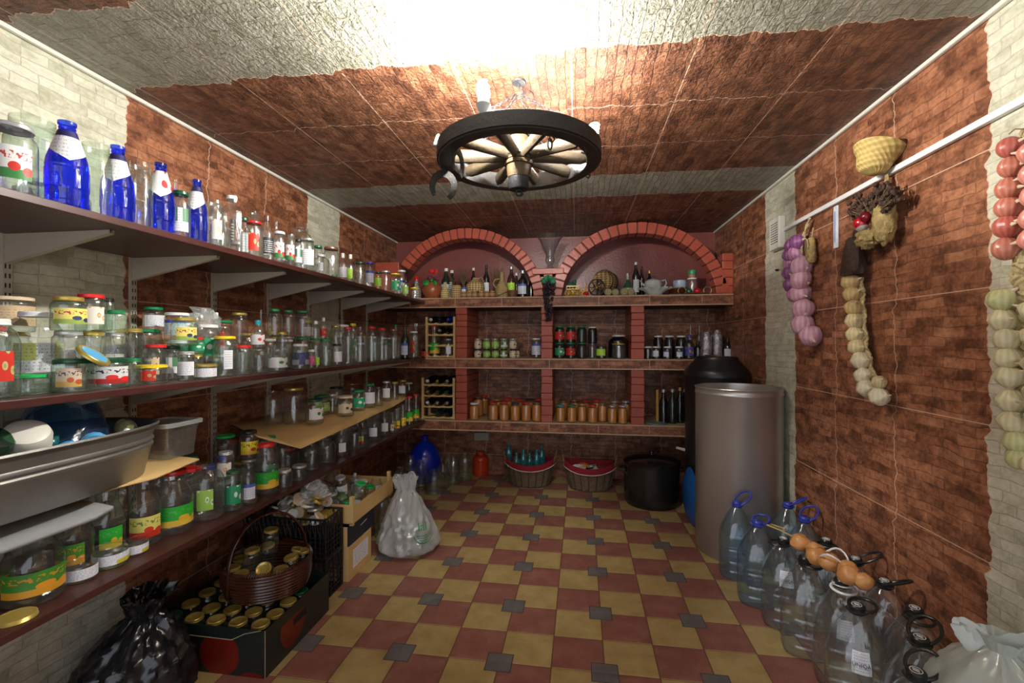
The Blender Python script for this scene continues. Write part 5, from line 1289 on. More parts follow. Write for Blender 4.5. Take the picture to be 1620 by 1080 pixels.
for i, (px, py, h, g, c, fl_, gw, ang, up) in enumerate(wb):
    p = onZ(px, py, h+.004); X, Y = min(p[0], XR-.106), p[1]
    for _ in range(40):          # keep neighbours from running into each other
        mv = False
        dx, dy = X-bx_, Y-by_; d = math.hypot(dx, dy)
        if d < .374: X += dx/d*(.375-d); Y += dy/d*(.375-d); mv = True
        for (a, b_, q) in PTS:
            dx, dy = X-a, Y-b_; d = math.hypot(dx, dy)
            if d < .196: X += dx/max(d, .01)*(.197-d); Y += dy/max(d, .01)*(.197-d); mv = True
        X = min(X, XR-.106)
        if not mv: break
    PTS.append((X, Y, 0)); r = .098
    capn = 'deep blue' if c == 'B' else 'black'
    o = glass('water', (X, Y, 0), r, h, g, c, 'wh' if fl_ == 'U' or i == 7 else '-', 'on the floor by the right wall', 'big water bottles along the right wall', n=28, w=.62 if fl_ else .6, lz=(.53, .70), rz=facing((X, Y))+.15,
              extra='big %s plastic water bottle, %s cap, %s from the steel barrel' % (gw, capn, 'nearest second third fourth fifth sixth seventh eighth ninth tenth eleventh twelfth thirteenth fourteenth fifteenth'.split()[i]))
    capw(o, c if fl_ != 'w' else 'W', r, h, ang, up)
    if c == 'K': emblem(o, r, h)
    if fl_ == 'U':
        wrap_text('UNIQA', .018, r, h, .60, o, INK)
# onions in a stocking lying over the bottles
A, Bq = onZ(1262, 856, .475), onZ(1362, 922, .47); A.z = .475; Bq.z = .48; d = (Bq-A)
on = empty('onion_string', A, label='string of orange onions in netting lying across the caps of the water bottles', cat='onion string')
ONI = mat('orange_onion_skin', (.58, .27, .09), .4, var=.35, vscale=22)
for i in range(9):
    t = i/8; MB().blob((0, 0, 0), ((.044, .040, .036) if i % 2 else (.036, .035, .033)), i, .16, 1.6, n=16).build('onion', ONI, on, d*t+Vector((.012*(-1)**i, .010*(-1)**(i//2), .006*math.sin(i*1.3))))
bt = MB()
for i in range(9): bt.tube([d*((i+.5)/8.5)+Vector((.026*math.cos(t), .030*math.sin(t)*.4, .030*math.sin(t))) for t in [q*PI/8 for q in range(16)]], .0018, 4, closed=True)
bt.build('netting_ties', mat('brown_netting', (.16, .07, .03), .8), on)
MB().tube([(-.02, 0, .02), (-.06, .05, .03), (-.10, .09, .035), (-.07, .11, .03), (-.03, .05, .035)], .004, 5).build('twine', mat('straw_twine', (.42, .30, .12), .8), on)
b = MB(); b.tube([tuple(d*.62+Vector((.05*math.cos(t), .05*math.sin(t), .03+.02*math.sin(t*2)))) for t in [i*PI/10 for i in range(20)]], .004, 5, closed=True); b.build('tie', WHITEP, on)

# knotted bags
def bag(name, loc, rx, ry, h, m, label, seed, neck=.78, amp=.10, knot=True, ears=True, lean=(0, 0), neck_r=.16, sc=2.2, flare=1.3, ex=2.3, pleat=1.):
    lx, ly = lean
    def fn(u, v):
        a = u*2*PI; z = v
        if v < .12: k = .55+.45*math.sin(v/.12*PI/2)
        elif v < neck: k = 1-(1-neck_r)*((v-.12)/(neck-.12))**ex
        else: k = neck_r*(1+flare*((v-neck)/(1-neck))**1.2)
        cx, cy = math.cos(a), math.sin(a); w = wrinkle((cx*1.2, cy*1.2, v*2.0), sc, amp, seed)*(1 if v > .04 else .2)
        pl = .10*math.sin(a*9+seed)*max(0, (v-.45))*1.6*pleat
        k = k*(1+w+pl) if v < neck else k*(1+w*2+pl*2)
        return Vector((cx*rx*k+lx*v*v, cy*ry*k+ly*v*v, (z+(w*.25 if .2 < v < neck else 0))*h))
    n1, n2 = 84, 60; b = MB(); vs = [fn(i/n1, j/n2) for j in range(n2+1) for i in range(n1)]
    b.add(vs, [(j*n1+i, j*n1+(i+1) % n1, (j+1)*n1+(i+1) % n1, (j+1)*n1+i) for j in range(n2) for i in range(n1)]); b.add([fn(i/n1, 0) for i in range(n1)], [tuple(range(n1))])
    return tag(b.build(name, m, loc=loc), label, 'bag')
def ear(parent, base, tip, w, m, name='bag_handle'):
    base, tip = Vector(base), Vector(tip); d = tip-base; s = d.cross(Vector((.3, 1, .1))).normalized(); pts = []
    n = 20; vs = []; b = MB()
    for i in range(n+1):
        t = i/n; c = base+d*math.sin(t*PI)*1.0+s*w*math.cos(t*PI); wd = .012+.010*abs(math.cos(t*PI))
        tang = (d*math.cos(t*PI)-s*w/1*math.sin(t*PI)).normalized(); nn = tang.cross(Vector((.3, 1, .1))).normalized(); q = .004*math.sin(i*2.1)
        vs += [c+nn*wd+Vector((0, q, 0)), c+Vector((0, -.006, 0)), c-nn*wd+Vector((0, -q, 0))]
    b.add(vs, [(i*3+j, i*3+j+1, i*3+j+4, i*3+j+3) for i in range(n) for j in range(2)]); return b.build(name, m, parent)
WBAG = N('white_bag_film'); _tc = WBAG.n('TexCoord').outputs['Object']
_df = WBAG.n('BsdfDiffuse', Color=(.88, .91, .91, 1)); _tl = WBAG.n('BsdfTranslucent', Color=(.88, .91, .91, 1)); _tr = WBAG.n('BsdfTransparent', Color=(.92, .95, .94, 1)); _gs = WBAG.n('BsdfGlossy', Roughness=.22)
_m1 = WBAG.n('MixShader', i0=.3, i1=_df.outputs[0], i2=_tl.outputs[0]); _m2 = WBAG.n('MixShader', i0=.52, i1=_m1.outputs[0], i2=_tr.outputs[0]); _m3 = WBAG.n('MixShader', i0=.10, i1=_m2.outputs[0], i2=_gs.outputs[0])
WBAG.t.links.new(_m3.outputs[0], WBAG.out.inputs[0]); WBAG = WBAG.m
wbg = bag('carrier_bag', (-1.125, 2.93, 0), .205, .20, .49, WBAG, 'white translucent carrier bag of green plastic bottles on the floor beside the crates', 4, neck=.84, amp=.11, neck_r=.24, lean=(-.03, 0), ex=1.35, flare=.5)
ear(wbg, (.00, -.03, .40), (.05, -.05, .535), .035, WBAG); ear(wbg, (-.06, .01, .41), (-.085, .0, .50), .03, WBAG); ear(wbg, (.05, -.10, .30), (.075, -.12, .435), .028, WBAG)
GRN = mat('green_print', (.01, .28, .10), .5)
me = text_mesh('lal', .075)
for v in me.vertices: v.co = Vector((v.co.x, v.co.z, v.co.y))
me.materials.append(GRN); lt = link('lettering', me, wbg, (.150, -.150, .225), (-.25, 0, .72))
b = MB()
for q in range(4): b.tube([(-.045+.008*q, 0, -.05-.014*q), (0, -.003, -.056-.014*q), (.045-.008*q, 0, -.05-.014*q)], .002, 4)
b.tube([(-.06*math.cos(t), 0, -.045-.055*math.sin(t)) for t in [i*PI/12 for i in range(13)]], .0025, 4)
o = b.build('emblem', GRN, wbg, (.150, -.150, .225)); o.rotation_euler = (-.25, 0, .72)
for i, (x, y, z, a, t) in enumerate(((-.07, -.02, .055, .4, 1.45), (.04, .03, .06, 1.9, 1.5), (.0, -.07, .13, 1.1, 1.35), (-.04, .05, .16, -.5, 1.2), (.06, -.03, .17, 2.6, 1.3))):
    o = glass('soda', (-1.125+x, 2.93+y, z), .036, .21, 'e', 'W', '-', 'inside the white carrier bag', 'bottles in the carrier bag', n=14, rot=(t, 0, a), extra='green plastic bottle with white cap, %s from the bottom' % ORD[i], name='plastic_bottle')
    o.location = Vector((-1.125+x, 2.93+y, z))-Vector((math.sin(a)*math.sin(t), -math.cos(a)*math.sin(t), math.cos(t)))*.105
BBAG = mat('black_bin_film', (.010, .011, .013), .22, spec=.6, bump=.12, bscale=16)
bag('bin_bag', (-1.70, 1.52, 0), .20, .19, .42, BBAG, 'full black bin bag with gathered neck beside the printed fruit box', 11, neck=.80, amp=.15, neck_r=.24, sc=2.0, lean=(.03, .05), flare=.8, pleat=.6)
bag('bin_bag', (-1.80, 1.02, 0), .14, .16, .34, BBAG, 'smaller black bin bag at the near left corner of the floor', 17, neck=.80, amp=.14, neck_r=.25, flare=.7, pleat=.6)
NBAG = thin_glass('milky_bag_film', (.62, .68, .64), (.40, .44, .42), .12, .58, .14, (.72, .80, .74))
nb = bag('tied_bag', (1.185, 1.46, 0), .165, .21, .575, NBAG, 'milky greenish tied plastic bag at the near end of the water bottles', 23, neck=.93, amp=.06, neck_r=.16, flare=.6, pleat=.25, ex=4.5)
ear(nb, (.0, -.0, .535), (.05, -.05, .60), .018, NBAG); ear(nb, (-.03, .02, .53), (-.06, .06, .575), .016, NBAG)

# big glass jars, demijohn and can under the shelf corner
for i, (xl, xr, yb, yt, g, kd) in enumerate(((671, 702, 782, 744, 'g', 'big'), (706, 728, 768, 722, 'g', 'big'), (724, 747, 762, 716, 'g', 'big'), (690, 711, 773, 734, 'c', 'big'), (656, 676, 775, 727, 'c', 'big'), (638, 660, 772, 720, 'c', 'big'), (700, 720, 760, 717, 'c', 'big'), (684, 703, 757, 718, 'c', 'big'), (622, 645, 782, 738, 'c', 'big'), (640, 664, 790, 742, 'c', 'jar'))):
    px = (xl+xr)/2; p = onZ(px, yb-3, 0); D = depth(p); r = (xr-xl)/2*D/FPX*.95; h = min(.34, CAMH+(CY-yt)/FPX*D)
    X, Y = p[0], p[1]
    for _ in range(30):
        if free('fl', X, Y, r, 0, h): break
        Y += .02
    OCC.setdefault('fl', []).append((X, Y, r, 0, h))
    glass(kd, (X, Y, 0), r, h, g, '-', '-', 'on the floor below the left end of the masonry shelves', 'big jars on the floor in the back left corner', extra='big %s glass jar, %s from the demijohn' % (GW[g], 'first second third fourth fifth sixth seventh eighth ninth tenth'.split()[(i*3) % 10]))
p = onY(672, 600, 4.42); o = glass('demi', (p[0], p[1], 0), .165, .455, 'k', '-', '-', 'on the floor in the back left corner', extra='large blue glass demijohn', rz=0, n=32)
p = onZ(760.5, 751, 0); cn = empty('red_can', (p[0], p[1], 0), label='orange-red plastic can with a screw lid on the floor beneath the masonry shelves', cat='can')
RC = mat('orange_red_plastic', (.48, .045, .010), .3)
MB().lathe([(0, 0), (.075, 0), (.084, .01), (.084, .05), (.080, .055), (.084, .06), (.084, .155), (.080, .16), (.084, .165), (.080, .19), (.055, .215), (.04, .22)], 32).build('can_body', RC, cn); MB().lathe([(.04, .218), (.046, .22), (.046, .245), (.042, .25), (0, .25)], 24).build('screw_lid', RC, cn)
# ================================================================ right wall
o = MB().box((XR-.022, .6, 2.132), (XR-.001, 3.235, 2.157)).build('cable_duct', WHITEP, smooth=False); tag(bevel(o, .003), 'white plastic cable duct running level along the right wall', 'cable duct')
ic = empty('intercom_unit', (XR, 3.27, 2.04), label='white wall box with a slotted grille at the far end of the cable duct', cat='intercom')
bevel(MB().box((-.045, -.075, -.01), (-.001, .075, .20)).build('housing', mat('off_white_plastic', (.72, .70, .62), .4), ic, smooth=False), .006)
b = MB()
for j in range(9):
    for k in range(4): b.box((-.0465, -.055+k*.027, .03+j*.016), (-.0448, -.055+k*.027+.019, .03+j*.016+.005))
b.build('grille', mat('grille_dark', (.03, .03, .03), .7), ic, smooth=False)
th = empty('thermometer', (XR, onX(1325, 350, XR)[1], 1.90), label='narrow white wall thermometer hanging below the cable duct', cat='thermometer')
bevel(MB().box((-.012, -.020, 0), (-.001, .020, .225)).build('backing', mat('thermometer_white', (.75, .78, .85), .4), th, smooth=False), .006)
b = MB(); b.tube([(-.0135, 0, .03), (-.0135, 0, .195)], .0018, 6)
b.build('glass_tube', mat('thermometer_blue', (.10, .20, .50), .3), th)
b = MB()
for j in range(14): b.box((-.0128, .004, .045+j*.011), (-.0118, .012, .0463+j*.011)); b.box((-.0128, -.012, .045+j*.011), (-.0118, -.004, .0463+j*.011))
b.build('scale', mat('scale_grey', (.3, .35, .5), .5), th, smooth=False)
o = MB().lathe([(0, 0), (.007, 0), (.007, .02), (0, .022)], 10, Matrix.Rotation(-PI/2, 4, 'Y')).build('nail', BLACKP, loc=(XR-.001, onX(1232, 427, XR)[1], onX(1232, 427, XR)[2])); tag(o, 'small black nail head in the pale panel below the white wall box', 'nail')

STRAW = weave('plaited_straw', (.40, .27, .07), (.66, .50, .19), 90, 'rope')
# hat
p = onX(1385, 252, XR-.075); hat = empty('straw_hat', (XR-.075, p[1], p[2]), label='small round straw hat hung on the wall just above the cable duct', cat='hat')
m = Matrix.Rotation(-.05, 4, 'X') @ Matrix.Rotation(.35, 4, 'Y')
MB().lathe([(.080, .022), (.070, .004), (.066, -.018), (.058, -.042), (.038, -.058), (0, -.062)], 36, m).build('crown', STRAW, hat)
MB().lathe([(.080, .021), (.090, .036), (.096, .050), (.092, .052), (.076, .026), (.062, .0), (.05, -.03)], 36, m).build('brim', STRAW, hat)
# woven pouch pair with dried flowers and red apple
P0 = onX(1388, 340, XR-.06); pc = empty('woven_pouch', (XR-.06, P0[1], P0[2]), label='plaited straw pouches holding a large bunch of dried dark flowers and a red apple', cat='pouch')
PK = mat('woven_rush', (.36, .26, .10), .75, var=.75, vscale=45, bump=1.0, bscale=55)
b = MB(); b.blob((0, -.045, -.040), (.040, .048, .098), 5, .22, 3.5, n=30).build('pouch', PK, pc); MB().blob((-.015, .045, -.092), (.036, .058, .042), 9, .45, 4.5, n=30).build('pouch', PK, pc)
MB().blob((.015, -.04, .03), (.022, .045, .085), 3, .14, 2.0, n=16).build('back_plait', PK, pc)
MB().tube([(.03, -.012, .08), (.028, -.012, .12), (.03, -.012, .17)], .007, 6).tube([(.03, -.03, .08), (.028, -.028, .12), (.03, -.014, .17)], .006, 6).build('hanging_loop', PK, pc)
rr = random.Random(4); b = MB(); b2 = MB()
for i in range(84):
    a = rr.uniform(-1.7, 1.55); L = rr.uniform(.07, .17)*(1.1 if abs(a) > 1 else 1); q = Vector((-rr.uniform(0, .055), math.sin(a)*L*1.0, math.cos(a)*L*.62+.02)); s0 = Vector((0, .015, -.02))
    b.tube([s0, s0.lerp(q, .6)+Vector((-.01, 0, .004)), q], [.0018, .0013, .0008], 4)
    for j in range(5):
        t = rr.uniform(.45, 1.05); c = s0.lerp(q, t)+Vector((rr.uniform(-1, 1), rr.uniform(-1, 1), rr.uniform(-1, 1)))*.009; b2.blob(c, rr.uniform(.006, .0115), i+j, .6, 2.5, n=6)
b.build('dried_stems', mat('dried_stem', (.20, .12, .05), .9), pc); b2.build('dried_flowers', mat('dried_flower', (.055, .028, .018), .9, var=.6, vscale=60), pc)
MB().blob((-.03, .062, -.018), .030, 1, .06, 1.0, n=18).build('apple', mat('red_apple', (.42, .005, .012), .18, coat=.8), pc); MB().blob((-.028, .03, .0), .024, 2, .06, n=14).build('apple', mat('dark_apple', (.14, .004, .01), .25), pc)
MB().blob((-.035, .045, -.045), (.02, .03, .014), 6, .3, n=10).build('grey_pod', mat('grey_pod', (.30, .28, .25), .6), pc)

def bulb(parent, c, r, m, mt, seed, name, rot=None, squash=.85, tip=1.0):
    """onion or garlic bulb: lobes round a flattened body, a tip and a root plate"""
    b = MB(); n, k = 20, 14; vs = []; lob = 9
    for j in range(k+1):
        t = j/k; ph = PI*t; rr_ = math.sin(ph)**.85; z = math.cos(ph)
        if z > .55: rr_ *= 1-.45*((z-.55)/.45)*tip
        for i in range(n):
            a = 2*PI*i/n; q = rr_*(1+(.045*math.sin(a*lob/1.5+seed) if name == 'garlic_bulb' else .012*math.sin(a*6+seed))); vs.append(Vector((q*math.cos(a), q*math.sin(a), (z*squash if z < .6 else squash*(.6+(z-.6)*(1+.8*tip))))))
    M = (rot or Matrix.Identity(4)); vs = [M @ (v*r) for v in vs]
    b.add(vs, [(j*n+i, (j+1)*n+i, (j+1)*n+(i+1) % n, j*n+(i+1) % n) for j in range(k) for i in range(n)])
    t0 = M @ Vector((0, 0, r*squash*1.15)); t1 = M @ Vector((.1*r, 0, r*squash*1.75)); b.tube([t0, t1], [r*.17, r*.07], 6, mi=1)
    b.blob(M @ Vector((0, 0, -r*squash*.97)), r*.16, n=6, amp=.2, mi=1)
    return b.build(name, [m, mt], parent, c)
def skin(name, c1, c2, rough=.45):
    s = N(name); tc = s.n('TexCoord').outputs['Object']; sp = s.n('SeparateXYZ', i0=tc); a = s.m_('ARCTAN2', sp.outputs[1], sp.outputs[0])
    st = s.m_('ADD', s.m_('MULTIPLY', s.m_('SINE', s.m_('MULTIPLY', a, 12.)), .25), noise_t(s, tc, 24., 4, .6))
    b = s.bsdf(Base_Color=s.mix(st, c1, c2), Roughness=rough); s.set(b, 'Normal', s.bump(st, .4, .003)); return s.m
STEM = mat('dry_stem_braid', (.50, .40, .20), .8, var=.5, vscale=60, bump=.8, bscale=80)
def braid_stem(parent, pts, r, m=STEM, name='braided_stems'):
    b = MB(); pts = [Vector(p) for p in pts]; N_ = 60
    def at(t):
        f = t*(len(pts)-1); i = min(int(f), len(pts)-2); return pts[i].lerp(pts[i+1], f-i)
    L = sum((pts[i+1]-pts[i]).length for i in range(len(pts)-1)); w = L/.045
    for s in range(3):
        b.tube([at(i/N_)+Vector((math.sin(i/N_*w*2*PI+s*2.09)*r*.45, math.cos(i/N_*w*PI+s*2.09)*r*.9, 0)) for i in range(N_+1)], r*.55, 5)
    return b.build(name, m, parent)
def rotm(ax, a): return Matrix.Rotation(a, 4, ax)
XW = XR-.055
# purple garlic braid
q0 = onX(1281, 352, XW); gb = empty('purple_garlic_braid', (XW, q0[1], q0[2]), label='braid of purple garlic bulbs hanging below the cable duct', cat='garlic braid')
PUR = [skin('purple_skin', (.30, .09, .20), (.60, .32, .46)), skin('deep_purple_skin', (.14, .03, .12), (.32, .12, .28)), skin('pink_skin', (.50, .22, .32), (.74, .50, .56))]
gt = mat('garlic_tip', (.62, .52, .36), .7)
def at_px(px, py, X, root): v = onX(px, py, X); return Vector((X-root.location.x, v[1]-root.location.y, v[2]-root.location.z))
braid_stem(gb, [at_px(1281, 345, XW+.02, gb), at_px(1272, 370, XW+.02, gb), at_px(1264, 420, XW+.01, gb), at_px(1264, 470, XW+.01, gb), at_px(1272, 510, XW+.01, gb), at_px(1283, 530, XW+.01, gb)], .009)
for i, (px, py, r, mi) in enumerate(((1264, 383, 17, 1), (1252, 388, 14, 1), (1261, 400, 17, 0), (1249, 404, 13, 1), (1251, 416, 14, 0), (1268, 421, 20, 2), (1250, 431, 15, 1), (1267, 442, 20, 2), (1252, 450, 15, 1), (1256, 466, 14, 0), (1267, 464, 20, 2), (1271, 488, 20, 2), (1266, 500, 13, 0), (1270, 513, 21, 2), (1283, 531, 21, 2))):
    Xb = XW-(.004 if i % 2 else -.012); c = at_px(px, py, Xb, gb); D = depth(onX(px, py, Xb)); bulb(gb, c, r*D/FPX*.80, PUR[mi], gt, i, 'garlic_bulb', rotm('X', (-1.2 if i % 2 else 1.9)+R.uniform(-.4, .4)) @ rotm('Y', R.uniform(-.5, .3)))
# little woven shoe
c = onX(1284, 395, XR-.03); sh = empty('woven_shoe', (XR-.03, c[1], c[2]), label='tiny woven bast shoe hanging beside the purple garlic braid', cat='shoe ornament')
b = MB(); vs = []; n = 20
for z, k, x in ((-.078, .0, .0), (-.076, .6, .0), (-.055, 1.0, -.004), (0, .95, -.006), (.045, .85, -.006), (.068, .55, -.002), (.074, .0, 0)):
    for i in range(n): a = 2*PI*i/n; vs.append((x+.026*max(k, .02)*math.sin(a), .036*max(k, .02)*math.cos(a), z))
b.add(vs, [(j*n+i, j*n+(i+1) % n, (j+1)*n+(i+1) % n, (j+1)*n+i) for j in range(6) for i in range(n)]); b.build('shoe_body', PK, sh)
MB().blob((-.028, 0, .022), (.006, .020, .036), 2, .1).build('opening', mat('shoe_inside', (.16, .11, .05), .9), sh)
MB().tube([(-.026+.003*math.cos(t), .022*math.cos(t), .020+.040*math.sin(t)) for t in [i*PI/12 for i in range(24)]], .005, 6, closed=True).build('collar', PK, sh)
MB().tube([(0, 0, .07), (.01, .01, .10), (.018, .02, .13)], .003, 5).build('cord', STEM, sh)
# pale garlic braid with dark sack above
q0 = onX(1352, 380, XW); g2 = empty('garlic_braid', (XW, q0[1], q0[2]), label='long braid of pale garlic bulbs hanging under a dark woven bundle', cat='garlic braid')
DB = mat('dark_woven_bundle', (.045, .022, .012), .75, var=.6, vscale=30, bump=1.0, bscale=45)
top = Vector((0, 0, 0))
s0 = at_px(1351, 405, XW, g2); b = MB(); vs = []; n = 22
for z, ky, kx in ((.078, .30, .6), (.070, .55, .9), (.04, .72, 1.), (-.02, .92, 1.05), (-.065, 1.08, 1.05), (-.080, .98, .8), (-.082, .0, .0)):
    for i in range(n): a = 2*PI*i/n; q = 1+.13*math.sin(a*4+z*30)+.05*math.sin(a*11-z*50); vs.append(s0+Vector((.036*kx*q*math.sin(a), .062*ky*q*math.cos(a)-.012*z*10*.8, z*1.12)))
b.add(vs, [(j*n+i, j*n+(i+1) % n, (j+1)*n+(i+1) % n, (j+1)*n+i) for j in range(6) for i in range(n)]); b.build('dark_bundle', DB, g2)
MB().tube([s0+Vector((0, .010*math.cos(t)-.008, .095+.022*math.sin(t))) for t in [i*PI/8 for i in range(16)]], .006, 6, closed=True).tube([s0+Vector((-.03, -.05, -.085)), s0+Vector((-.045, .0, -.09)), s0+Vector((-.03, .05, -.08))], .007, 6).build('loop', DB, g2)
GAR = [skin('pale_garlic_skin', (.48, .38, .17), (.70, .60, .36)), skin('tan_garlic_skin', (.40, .27, .10), (.60, .44, .20)), skin('ivory_garlic_skin', (.60, .52, .32), (.78, .72, .54))]
for i, (px, py, r, mi) in enumerate(((1346, 446, 16, 1), (1348, 465, 15, 1), (1351, 486, 15, 1), (1352, 507, 15, 0), (1353, 529, 15, 0), (1356, 549, 15, 0), (1362, 570, 16, 2), (1366, 594, 15, 2), (1371, 614, 16, 2), (1391, 604, 12, 0), (1391, 627, 17, 2))):
    c = at_px(px, py, XW-.006, g2); D = depth(onX(px, py, XW)); bulb(g2, c, r*D/FPX*.86, GAR[mi], gt, i*2.3, 'garlic_bulb', rotm('X', 1.35+R.uniform(-.3, .3)) @ rotm('Y', R.uniform(-.4, .2)))
braid_stem(g2, [at_px(1362, 440, XW+.022, g2), at_px(1365, 490, XW+.022, g2), at_px(1369, 545, XW+.018, g2), at_px(1380, 590, XW+.012, g2), at_px(1389, 622, XW+.01, g2)], .012)
# red onion braid and white garlic braid at the near end
XW2 = XR-.062
q0 = onX(1612, 215, XW2); r1 = empty('red_onion_braid', (XW2, q0[1], q0[2]), label='braid of large red onions hanging on the pale panel of the right wall', cat='onion braid')
RON = [skin('red_onion_skin', (.36, .055, .045), (.54, .18, .13), .35), skin('russet_onion_skin', (.40, .10, .06), (.62, .26, .18), .3), skin('pink_onion_skin', (.55, .16, .12), (.70, .32, .25), .3)]
for i, (px, py, r, mi) in enumerate(((1598, 233, 19, 0), (1600, 264, 19, 1), (1597, 298, 20, 1), (1596, 328, 20, 1), (1595, 358, 21, 0), (1592, 393, 21, 1), (1632, 240, 20, 2), (1634, 275, 20, 2), (1636, 310, 20, 2), (1635, 345, 21, 2), (1634, 378, 21, 2))):
    X = XW2-.0; c = at_px(px, py, X, r1); D = depth(onX(px, py, X)); bulb(r1, c, r*D/FPX*.90, RON[mi], gt, i, 'onion', rotm('X', (1.5 if px < 1615 else -1.5)+R.uniform(-.25, .25)) @ rotm('Y', R.uniform(-.5, .2)), .82, .6)
braid_stem(r1, [at_px(1622, 205, XW2+.03, r1), at_px(1617, 300, XW2+.03, r1), at_px(1612, 420, XW2+.02, r1)], .014)
MB().tube([at_px(1596, 212, XW2, r1), at_px(1606, 204, XW2, r1), at_px(1622, 204, XW2, r1)], .0018, 5).build('cord', mat('brown_cord', (.2, .10, .06), .8), r1)
q0 = onX(1612, 440, XW2); r2 = empty('white_garlic_braid', (XW2, q0[1], q0[2]), label='braid of big creamy white garlic bulbs below the red onions', cat='garlic braid')
WG = [skin('creamy_garlic_skin', (.54, .47, .24), (.72, .68, .46)), skin('greenish_garlic_skin', (.42, .42, .16), (.62, .62, .34))]
for i, (px, py, r) in enumerate(((1585, 474, 22), (1587, 506, 21), (1592, 536, 21), (1594, 566, 21), (1597, 596, 21), (1601, 634, 22), (1603, 666, 22), (1608, 698, 21), (1612, 726, 20), (1636, 490, 21), (1638, 530, 21), (1640, 575, 21), (1642, 620, 21), (1644, 660, 21), (1632, 735, 18))):
    X = XW2; c = at_px(px, py, X, r2); D = depth(onX(px, py, X)); bulb(r2, c, r*D/FPX*.86, WG[1 if i in (0, 7, 8, 12) else 0], gt, i*1.7, 'garlic_bulb', rotm('X', (1.3 if px < 1622 else -1.4)+R.uniform(-.4, .4)) @ rotm('Y', R.uniform(-.5, .3)))
braid_stem(r2, [at_px(1612, 405, XW2+.02, r2), at_px(1616, 500, XW2+.03, r2), at_px(1620, 600, XW2+.03, r2), at_px(1624, 730, XW2+.02, r2)], .018)

# ================================================================ floor, left side: boxes, crates, basket of jars
def openbox(x0, x1, y0, y1, z0, z1, t, m_out, name='panel'):
    return [MB().box((x0, y0, z0), (x1, y0+t, z1)), MB().box((x0, y1-t, z0), (x1, y1, z1)), MB().box((x0, y0+t, z0), (x0+t, y1-t, z1)), MB().box((x1-t, y0+t, z0), (x1, y1-t, z1)), MB().box((x0+t, y0+t, z0), (x1-t, y1-t, z0+t))]
def fruitbox_mat():
    s = N('printed_fruit_box'); tc = s.n('TexCoord').outputs['Object']
    v = s.n('TexVoronoi', Vector=tc, Scale=4.2).outputs[0]; n = noise_t(s, tc, 12., 3)
    f = s.m_('LESS_THAN', s.m_('ADD', v, s.m_('MULTIPLY', n, .05)), .42); sp = s.n('SeparateXYZ', i0=tc); f = s.m_('MULTIPLY', f, s.m_('LESS_THAN', sp.outputs[2], .15))
    s.bsdf(Base_Color=s.mix(f, (.012, .020, .018), s.mix(n, (.22, .012, .006), (.09, .006, .004))), Roughness=.35); return s.m
FBM = fruitbox_mat(); fbx = empty('fruit_box', (-1.56, 1.965, 0), .0, 'low printed fruit box, dark green and red, packed with gold-lidded jars', 'fruit box')
hx, hy, H = .275, .245, .20
names = ('side_panel', 'side_panel', 'end_panel', 'end_panel', 'bottom')
for nm, b in zip(names, openbox(-hx, hx, -hy, hy, .001, H, .004, FBM)): b.build(nm, FBM, fbx, smooth=False)
bevel(MB().box((hx+.0005, -.055, .105), (hx+.0015, .045, .135)).build('hand_hole', mat('hole_dark', (.006, .005, .005), .9), fbx, smooth=False), .012)
MB().box((hx-.001, -hy-.001, .002), (hx+.001, -hy+.001, H)).build('raw_edge', mat('raw_card_edge', (.45, .40, .28), .8), fbx)
MB().tube([(-hx+.02, -hy-.0005, H-.045), (.12, -hy-.0005, H-.050), (.18, -hy-.0005, H-.02), (hx-.02, -hy-.0005, H)], .0015, 4).build('raw_edge', mat('raw_card_edge', (.45, .40, .28), .8), fbx)
BX, BY, BR = -1.515, 2.045, .200         # the coiled basket stands on the box
k = 0
for iy in range(5):
    for ix in range(5):
        x, y = -1.56-.215+ix*.107, 1.965-.19+iy*.095
        if math.hypot(x-BX, y-BY) < .145 and False: continue
        if ix == 4 and iy > 3: continue
        k += 1
        o = glass('jar', (x, y, .006), .043, .178 if (x-BX)**2+(y-BY)**2 < (BR+.05)**2 else .19, 'c', 'D' if (ix+iy) % 7 else 'F', '-', 'in the printed fruit box', 'jars in the fruit box', n=18)
tray = None
cb = empty('coiled_basket', (BX, BY, .20), label='dark brown coiled basket with a tall leather-like handle, heaped with gold-lidded jars', cat='basket')
CW = mat('dark_lacquered_cane', (.060, .016, .008), .22, var=.4, vscale=30, spec=.7)
b = MB(); nc = 9
for j in range(nc):
    z = .008+j*.0145; r = BR-.018+.018*math.sin(min(1, j/5)*PI/2); b.tube([(r*math.cos(t)*1.0, r*.92*math.sin(t), z) for t in [i*PI/36 for i in range(72)]], .0085, 6, closed=True)
b.lathe([(0, .002), (BR-.03, .002), (BR-.03, .006), (0, .006)], 40); b.build('coiled_wall', CW, cb)
b = MB(); n = 120
for i in range(n):
    a = 2*PI*i/n; p = Vector((BR*math.cos(a), BR*.92*math.sin(a), .138)); d = Vector((-math.sin(a), math.cos(a), 0)); b.tube([p-d*.006+Vector((0, 0, -.012)), p+Vector((math.cos(a), math.sin(a), 0))*.008, p+d*.006+Vector((0, 0, .010))], .0036, 4)
b.build('plaited_rim', CW, cb)
b = MB(); vs = []; n = 30
for i in range(n+1):
    t = i/n; a = PI*t; y = BR*.95*math.cos(a); z = .06+.30*math.sin(a)**.8 if 0 < t < 1 else .02; w = .020*(1+.15*math.sin(i*1.7)); x0 = .03-.03*math.sin(a)
    vs += [(x0-w, y-.002, z), (x0, y+.004*(1 if y > 0 else -1), z+.004), (x0+w, y-.002, z)]
b.add(vs, [(i*3+j, i*3+j+1, i*3+j+4, i*3+j+3) for i in range(n) for j in range(2)]); hd = b.build('handle', CW, cb); sm = hd.modifiers.new('t', 'SOLIDIFY'); sm.thickness = .006; hd.rotation_euler = (0, 0, -.55)
